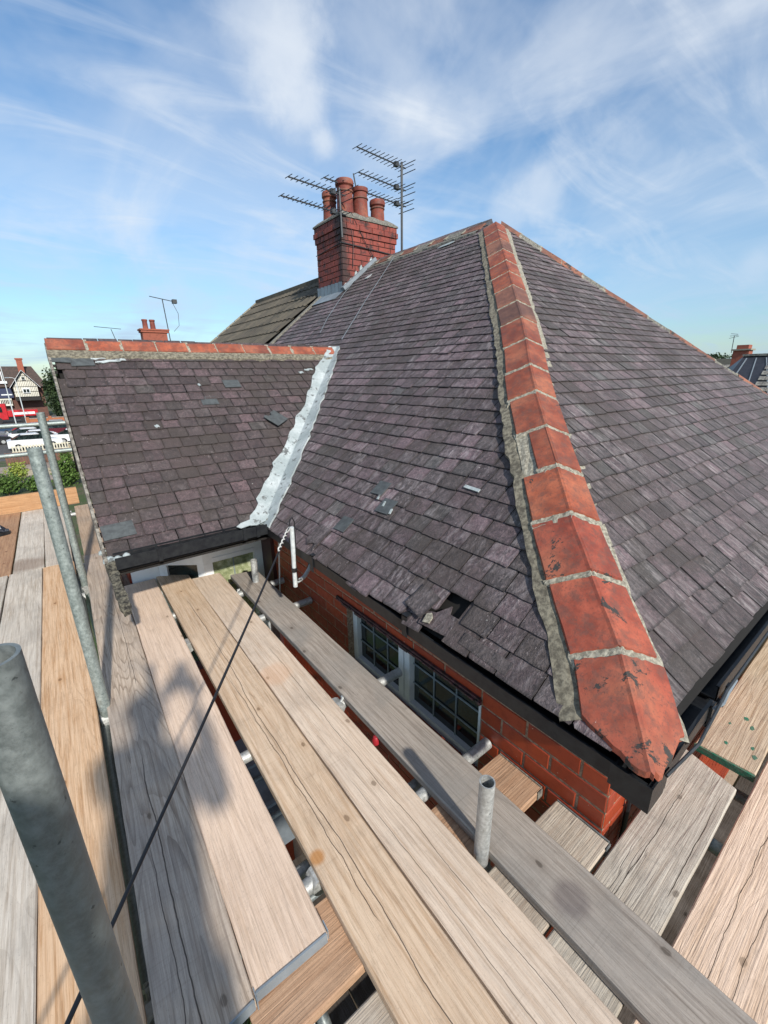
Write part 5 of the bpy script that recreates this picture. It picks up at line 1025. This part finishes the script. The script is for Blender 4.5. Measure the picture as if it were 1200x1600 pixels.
for (x, y, s_) in ((2.25, .245, .014), (2.20, .215, .010), (2.02, .165, .010), (2.07, .180, .008), (2.16, .285, .006), (2.02, .26, .007)):
    b = MB(); b.prism([(x + s_ * 1.6 * math.cos(k * 1.26) * rg.uniform(.4, 1.3), y + s_ * math.sin(k * 1.26) * rg.uniform(.4, 1.2)) for k in range(5)], ZS + .0005, ZS + .0015); b.build('green_paint', gp, o5)
# outer walkway, near bay then far bay
board('orange tan walkway board right of the big grey pole', (-.240, -1.60), (-.178, 4.32), .212, ZT, wood('wood_l1', orange, orangeg, .05, 13.5, .3, .2, .22), group=GF, seed=13)
board('pale grey walkway board behind the top of the big grey pole', (-.455, -1.60), (-.395, 4.33), .214, ZT, wood('wood_l2', pale, paleg, .35, 14.6, .35, .3, .25), group=GF, seed=14)
board('walkway board at the very left edge of the near bay', (-.675, -1.60), (-.617, 4.33), .214, ZT, wood('wood_l3', pale, paleg, .35, 15.7), group=GF, seed=15)
board('whitish board of the far bay nearest the standards', (-.172, 4.335), (-.172, 6.47), .190, ZT, wood('wood_l4', (.58, .51, .43), (.42, .35, .28), .3, 16.8, .3, .2, .2), group=GF, seed=16)
board('whitish board with a brown stained end in the far bay', (-.378, 4.335), (-.368, 6.47), .206, ZT, wood('wood_l5', (.62, .56, .48), (.44, .37, .30), .25, 17.9, .3, .2, .2, blot=(.16, 0, .22, (.20, .13, .09), .6)), group=GF, seed=17)
board('orange brown board of the far bay under the black shoe', (-.600, 4.335), (-.590, 6.47), .214, ZT, wood('wood_l6', (.42, .25, .145), (.27, .14, .08), .1, 18.1), group=GF, seed=18)
board('brown board at the left edge of the far bay', (-.83, 4.335), (-.82, 6.47), .214, ZT, wood('wood_l7', (.42, .25, .145), (.27, .14, .08), .1, 19.1), group=GF, seed=19)
# toe board across the far end
b = MB(); b.box((0, -.019, 0), (1.50, .019, .205)); o = b.build('toe_board', wood('wood_toe', (.50, .29, .15), (.36, .18, .08), .1, 20.2, .3, .3, .3), None, mw=Matrix.Translation((-1.40, 6.50, ZT)) @ Matrix.Rotation(R(0), 4, 'X')); tag(o, 'upright orange brown toe board closing the far end of the walkway', 'toe board')

# ================================================================== scaffold tubes
GS, GT = 'upright scaffold standards', 'horizontal tubes under the boards'
def coupler(parent, c, ax, k=0, mat='galv_light'):
    c = Vector(c); ax = Vector(ax).normalized(); s_ = ax.orthogonal().normalized(); b = MB(); b.tube(c - ax * .028, c + ax * .028, .034, 14); b.build('coupler', M[mat], parent)
    b = MB(); b.tube(c + s_ * .02 - ax * .005, c + s_ * .068 - ax * .005, .007, 8); b.tube(c + s_ * .05 - ax * .005, c + s_ * .06 - ax * .005, .013, 6); b.build('bolt', M[mat], parent)
def tube_thing(label, p, q_, mat='galv', hollow=True, group=None, coup=(), n=28, r_=.0242):
    c = (Vector(p) + Vector(q_)) / 2; t = empty('scaffold_pole', (p[0], p[1], min(p[2], q_[2])), label, 'scaffold pole', group)
    b = MB(); b.tube(p, q_, r_, n, None, .0035); b.build('tube', M[mat], t, smooth=True)
    for (f, ax) in coup: coupler(t, Vector(p).lerp(Vector(q_), f), ax)
    return t
tube_thing('thick dark grey galvanised pole nearest in the lower left corner', (-.085, .485, GZ), (-.080, .447, -.222), 'galv_dark', group=GS, n=48, r_=.0212)
tube_thing('long pale galvanised pole leaning past the walkway, second from the left corner', (-.060, 2.17, -2.6), (-.066, 2.13, -.250), 'galv', group=GS, coup=((.44, (1, 0, 0)),))
tube_thing('further galvanised pole beside the gable verge of the small roof', (-.032, 3.95, -2.6), (-.036, 3.85, -.215), 'galv', group=GS, coup=((.42, (0, 1, 0)),))
tube_thing('short white pole standing in front of the bay window', (.985, 2.91, -2.4), (1.005, 2.94, -1.31), 'galv_light', group=GS)
tube_thing('short open ended pole rising between the two inner boards', (.848, .620, -2.2), (.842, .605, -1.195), 'galv_light', group=GS, coup=((.60, (1, 0, 0)),))
b = MB(); b.tube((.842, .605, -1.32), (.842, .605, -1.315), .0205, 20); b.build('inner_disc', M['deck'], bpy.data.objects['scaffold_pole.004'] if 'scaffold_pole.004' in bpy.data.objects else None)  # dark disc set a little below the open pole top
tube_thing('upper guard rail crossing behind the two left poles', (-1.6, 6.62, -.50), (.16, 6.62, -.505), 'galv', group='guard rails at the far end')
tube_thing('lower guard rail crossing behind the two left poles', (-1.6, 6.62, -.845), (.16, 6.62, -.838), 'galv', group='guard rails at the far end')
TZ = ZT - .038 - .026
ys = (.90, 1.50, 2.50, 2.92)
for i, (y, xe) in enumerate(zip(ys, (1.232, 1.232, 1.232, 1.215))):
    z = TZ + (.012 if i < 2 else .006)
    tube_thing(['tube end poking out beside the lower window corner', 'tube end poking out in front of the window mullion', 'tube end poking out over the bricks left of the window', 'tube end poking out under the white cable pipe'][i], (-.02, y, TZ), (xe, y + .0, TZ + .015), 'galv_light', group=GT, coup=((.33, (0, 1, 0)),) if i % 2 == 0 else ((.68, (0, 1, 0)),))
for i, (y, z) in enumerate(((.98, -1.60), (3.55, TZ), (4.25, TZ), (6.2, TZ))):
    tube_thing(['double tube beneath the gap by the rust stain', 'tube under the far ends of the planks', 'tube under the joint of the walkway bays', 'tube under the far end of the walkway'][i], (-1.3 if i > 1 else -.02, y, z), (.26 if i > 1 else .9, y, z), 'galv_light', group=GT, coup=((.8, (0, 1, 0)),))
tube_thing('ledger tube running along under the gap beside the walkway', (-.10, -.5, -1.60), (-.06, 6.6, -1.60), 'galv_dark', group='ledger tubes along the scaffold', coup=((.2, (1, 0, 0)), (.38, (1, 0, 0)), (.60, (1, 0, 0))))
tube_thing('ledger tube under the inner boards by the wall', (.80, -.5, -1.62), (.84, 3.1, -1.62), 'galv_dark', group='ledger tubes along the scaffold', coup=((.5, (1, 0, 0)), (.62, (1, 0, 0))))
for i, (y, z) in enumerate(((1.9, -3.4), (1.2, -3.4), (2.6, -3.4), (.6, -3.4), (3.8, -3.4), (3.0, -3.4))):
    tube_thing(['lower deck cross tube under the grainy board, middle one', 'lower deck cross tube nearer the big pole', 'lower deck cross tube toward the small roof', 'lower deck cross tube nearest the camera', 'lower deck cross tube deepest under the gable', 'lower deck cross tube below the tan board'][i], (-1.2, y, z), (1.1, y, z), 'galv_dark', group='cross tubes of the lower lift', n=16)
tube_thing('lower ledger tube running beneath the planks', (.30, -.5, -3.36), (.34, 4.2, -3.36), 'galv_dark', group='ledger tubes along the scaffold', n=16)
tube_thing('steep brace tube seen in the gap beside the rust stained board', (.40, .30, -2.9), (.36, 1.9, -1.75), 'galv_dark', group='ledger tubes along the scaffold', n=16)
tube_thing('dark tube in the deep gap at the right by the green board end', (2.02, -.4, -1.75), (2.02, .6, -1.75), 'galv_dark', group=GT, n=16)
tube_thing('tube under the right hand boards beside the black slot', (1.55, -.4, -1.60), (1.55, .38, -1.60), 'galv', group=GT, n=16)
# red cap on a coupler between the inner boards
b = MB(); b.lathe([(0, -.02), (.016, -.015), (.018, .01), (.010, .022), (0, .024)], (.862, 1.22, -1.545), 14); tag(b.build('tube_cap', simple('red_plastic', (.35, .02, .03), .4), smooth=True), 'small red plastic cap in the gap beside the grey board', 'cap')

# ================================================================== pipe bracket, cable and small things
t = empty('cable_pipe', (1.0, 2.22, -1.2), 'white painted upright pipe with an elbow carrying the black cable by the valley', 'pipe')
b = MB(); b.tube((1.005, 2.235, -1.245), (.998, 2.20, -.845), .0135, 14); b.build('upright', M['pipe'], t, smooth=True)
b = MB(); b.path([(1.002, 2.235, -1.20), (1.03, 2.25, -1.225), (1.09, 2.28, -1.225), (1.14, 2.31, -1.20), (1.17, 2.33, -1.175)], .0125, 12); b.build('elbow', M['pipe'], t, smooth=True)
for z in (-.93, -1.125): b = MB(); b.tube((1.0, 2.22, z - .012), (1.0, 2.22, z + .012), .017, 12); b.build('tape_wrap', M['cable'], t)
b = MB(); b.box((WX - .012, 2.34, -1.24), (WX - .002, 2.47, -1.10)); o = b.build('wall_plate', M['lead'], t)
b = MB(); b.path([(1.17, 2.33, -1.175), (1.20, 2.36, -1.15), (WX - .01, 2.40, -1.13)], .011, 10); b.build('clamp_arm', M['black_wood'], t)
A = Vector((.985, 2.205, -.845)); E_ = Vector((-.190, .700, -1.076))
t = empty('overhead_cable', tuple(A), 'black cable slanting over the planks from the white pipe to the lower left', 'cable')
pts = [A + (E_ - A) * (k / 24 * 1.22) + Vector((0, 0, -.014 * math.sin(min(1, k / 24) * math.pi))) for k in range(25)]; b = MB(); b.path(pts, .0048, 10); b.build('cable', M['cable'], t, smooth=True)
b = MB(); b.path([A + Vector((.0, 0, 0)), A + Vector((.008, .0, .045)), A + Vector((.022, .0, .058)), A + Vector((.035, 0, .03)), A + Vector((.03, 0, -.10)), A + Vector((.022, .01, -.27)), A + Vector((.035, .02, -.36)), A + Vector((.085, .06, -.385)), A + Vector((.14, .10, -.36)), A + Vector((.20, .16, -.30)), A + Vector((.245, .19, -.27))], .0042, 8); b.build('cable_loop', M['cable'], t, smooth=True)
dA = (E_ - A).normalized(); sA = dA.orthogonal().normalized(); uA = dA.cross(sA)
hel = [A + Vector((0, 0, .004)) + dA * (.05 + k * .006) + (sA * math.cos(k * .9) + uA * math.sin(k * .9)) * .0055 for k in range(40)]
b = MB(); b.path(hel, .0038, 6); b.path([A + Vector((-.002, 0, .002)), A + dA * .02 + sA * .018, A + dA * .05 + sA * .010, A + dA * .055 - sA * .010, A + dA * .02 - sA * .014, A + Vector((-.002, 0, .002))], .004, 6); b.build('dead_end_wrap', M['rope'], t, smooth=True)
# black shoe at the left edge
t = empty('black_shoe', (-.75, 5.5, ZT), 'black trainer with white flecks resting on the far boards at the left edge', 'shoe')
b = MB(); vs = []; K, N = 14, 14
for i in range(K + 1):
    f = i / K; x = -.36 + .36 * f; w_ = .062 * math.sin(min(1, (1 - f) * 1.9 + .04) * math.pi / 2) ** .6; hh = (.05 + .10 * (1 - f) ** 1.5) * (1 - f ** 9)
    for k in range(N): a = 2 * math.pi * k / N; vs.append((x, w_ * math.cos(a), max(0.018, .018 + hh * .5 + hh * .55 * math.sin(a))))
b.add(vs, [(i * N + k, i * N + (k + 1) % N, (i + 1) * N + (k + 1) % N, (i + 1) * N + k) for i in range(K) for k in range(N)] + [tuple(range(N)), tuple(range(K * N + N - 1, K * N - 1, -1))])
shm = Mat('shoe_fabric', .7); v = shm.coord('World'); shm.color(shm.mix(shm.step(shm.noise(v, 26, 5, .7), .60, .64), (.010, .013, .022), (.45, .47, .5))); mwS = Matrix.Translation((-.56, 5.58, ZT)) @ Matrix.Rotation(R(-30), 4, 'Z') @ Matrix.Scale(1.7, 4)
b.build('upper', shm.m, t, smooth=True, mw=mwS)
b = MB(); b.prism([(-.36, -.05), (-.1, -.06), (-.02, -.04), (.012, 0), (-.02, .045), (-.1, .06), (-.36, .05)], 0, .022); b.build('sole', M['black_plastic'], t, mw=mwS)

# lower lift boards added below the gaps, with shade painted in as near-black colour
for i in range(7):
    board(['outermost', 'second', 'third', 'fourth', 'fifth', 'sixth', 'innermost'][i] + ' added shade-dark board of the lower lift, deep under the right hand boards', (.9, -1.02 + i * .218), (5.2, -1.02 + i * .218), .212, -3.45, wood('wood_low_shade%d' % i, (.06, .048, .038), (.035, .027, .02), .4, 30 + i) if i == 0 else bpy.data.materials['wood_low_shade0'], group='added dark boards of the lower lift', seed=40 + i)
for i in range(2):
    board(['lower lift board', 'second lower lift board'][i] + ' added in shade-dark colour, running deep under the gap by the rust stain', (.62 + i * .23, -1.0), (.62 + i * .23, 2.25), .218, -3.49, bpy.data.materials['wood_low_shade0'], group='added dark boards of the lower lift', seed=50 + i)  # also added, in the same colour with the shade painted in

# ================================================================== the person taking the photograph (behind the camera, casts the shadow on the boards)
per = empty('person', (-.235, -.375, ZT), 'person in dark jacket and trousers holding up a phone, standing on the boards', 'person')
Fv = Vector((.607, .795, 0)); Rv = Vector((.795, -.607, 0)); BC = Vector((-.235, -.375, 0))
def pt(f, r_, z): return BC + Fv * f + Rv * r_ + Vector((0, 0, z))
def skin(name, nodes, edges, mat, root=0, sub=2, parent=None):
    me = bpy.data.meshes.new(name); me.from_pydata([tuple(n_[0]) for n_ in nodes], edges, []); o = obj(name, me, parent); me.materials.append(mat)
    md = o.modifiers.new('skin', 'SKIN'); md.use_smooth_shade = True
    lay_ = me.skin_vertices[0].data
    for i, n_ in enumerate(nodes): lay_[i].radius = n_[1] if isinstance(n_[1], tuple) else (n_[1], n_[1]); lay_[i].use_root = (i == root)
    sb = o.modifiers.new('sub', 'SUBSURF'); sb.levels = sub; sb.render_levels = sub; return o
skm = simple('skin', (.52, .30, .22), .5, var=.1); jkm = simple('dark_jacket', (.03, .035, .05), .85, scale=60); trm = simple('dark_trousers', (.045, .042, .04), .9, scale=50)
N_ = [(pt(0, 0, -.62), (.145, .10)), (pt(0, 0, -.45), (.13, .095)), (pt(.01, 0, -.25), (.15, .11)), (pt(.0, 0, -.11), (.10, .07)), (pt(.01, 0, -.04), .052), (pt(.03, 0, .04), (.072, .085)), (pt(.02, 0, .12), (.070, .085)), (pt(.01, 0, .165), (.04, .05))]
Ed = [(i, i + 1) for i in range(7)]
for s_ in (-1, 1):
    b0 = len(N_); N_ += [(pt(0, s_ * .10, -.70), .085), (pt(.02, s_ * .12, -1.04), .058), (pt(-.02, s_ * .13, -1.40), .040), (pt(.10, s_ * .15, -1.455), .034)]; Ed += [(0, b0), (b0, b0 + 1), (b0 + 1, b0 + 2), (b0 + 2, b0 + 3)]
    b0 = len(N_); N_ += [(pt(.0, s_ * .175, -.135), .055), (pt(.14, s_ * .185, -.36), .042), (pt(.315, s_ * .075, -.10), .027)]; Ed += [(3, b0), (b0, b0 + 1), (b0 + 1, b0 + 2)]
body = skin('body', N_, Ed, skm, parent=per)
J_ = [(pt(0, 0, -.66), (.165, .115)), (pt(0, 0, -.45), (.15, .11)), (pt(.01, 0, -.25), (.17, .125)), (pt(.0, 0, -.11), (.115, .08)), (pt(.005, 0, -.07), .064)]; Ej = [(0, 1), (1, 2), (2, 3), (3, 4)]
for s_ in (-1, 1):
    b0 = len(J_); J_ += [(pt(.0, s_ * .178, -.135), .068), (pt(.14, s_ * .185, -.36), .050), (pt(.285, s_ * .10, -.14), .040)]; Ej += [(3, b0), (b0, b0 + 1), (b0 + 1, b0 + 2)]
skin('jacket', J_, Ej, jkm, parent=per)
T_ = [(pt(0, 0, -.60), (.155, .11))]; Et = []
for s_ in (-1, 1):
    b0 = len(T_); T_ += [(pt(0, s_ * .10, -.70), .098), (pt(.02, s_ * .12, -1.04), .072), (pt(-.02, s_ * .13, -1.40), .058)]; Et += [(0, b0), (b0, b0 + 1), (b0 + 1, b0 + 2)]
skin('trousers', T_, Et, trm, parent=per)
for s_ in (-1, 1): skin('boot', [(pt(-.05, s_ * .13, -1.452), .036), (pt(.05, s_ * .14, -1.455), .034), (pt(.16, s_ * .16, -1.462), .028), (pt(-.02, s_ * .13, -1.39), .045)], [(0, 1), (1, 2), (0, 3)], M['cable'], parent=per)
skin('hair', [(pt(-.01, 0, .10), (.078, .090)), (pt(-.005, 0, .15), (.072, .085)), (pt(.0, 0, .185), (.04, .05))], [(0, 1), (1, 2)], simple('hair', (.05, .03, .02), .8), parent=per)
b = MB(); b.lathe([(0, -.012), (.012, -.008), (.014, .004), (.006, .018), (0, .022)], tuple(pt(.118, 0, .04)), 10); b.build('nose', skm, body, smooth=True)
for s_ in (-1, 1): b = MB(); b.lathe([(0, -.008), (.008, -.004), (.008, .004), (0, .008)], tuple(pt(.105, s_ * .03, .065)), 10); b.build('eye', M['upvc'], body, smooth=True)
for s_ in (-1, 1): b = MB(); b.lathe([(0, -.03), (.012, -.02), (.012, .02), (0, .03)], tuple(pt(.02, s_ * .082, .055)), 10); b.build('ear', skm, body, smooth=True)
b = MB(); b.bar(pt(.112, -.022, .005), pt(.112, .022, .005), .008, .008); b.build('mouth', simple('lips', (.4, .15, .13), .5), body)
for s_ in (-1, 1):
    H = [(pt(.315, s_ * .075, -.10), .024), (pt(.345, s_ * .070, -.06), .030), (pt(.36, s_ * .066, -.03), .022)]; Eh = [(0, 1), (1, 2)]
    for k, l in enumerate((.022, .026, .024, .018)):
        b0 = len(H); z = -.065 + k * .018; H += [(pt(.375, s_ * .064, z), .009), (pt(.385 + l * .3, s_ * .050, z + .002), .0085), (pt(.383, s_ * (.050 - l), z + .003), .0075)]; Eh += [(1 if k < 2 else 2, b0), (b0, b0 + 1), (b0 + 1, b0 + 2)]
    b0 = len(H); H += [(pt(.35, s_ * .050, -.045), .011), (pt(.352, s_ * .034, -.025), .009)]; Eh += [(1, b0), (b0, b0 + 1)]
    skin('hand', H, Eh, skm, parent=per)
ph = empty('phone', (0, 0, -.05), 'black phone held up in both hands by the person on the boards', 'phone')
b = MB(); b.box((-.022, -.115, .006), (.052, .032, .014)); b.build('case', M['black_plastic'], ph, mw=cam.matrix_world.copy())
b = MB(); b.box((-.019, -.112, .0141), (.049, .029, .0146)); b.build('screen', M['dark_glass'], ph, mw=cam.matrix_world.copy())
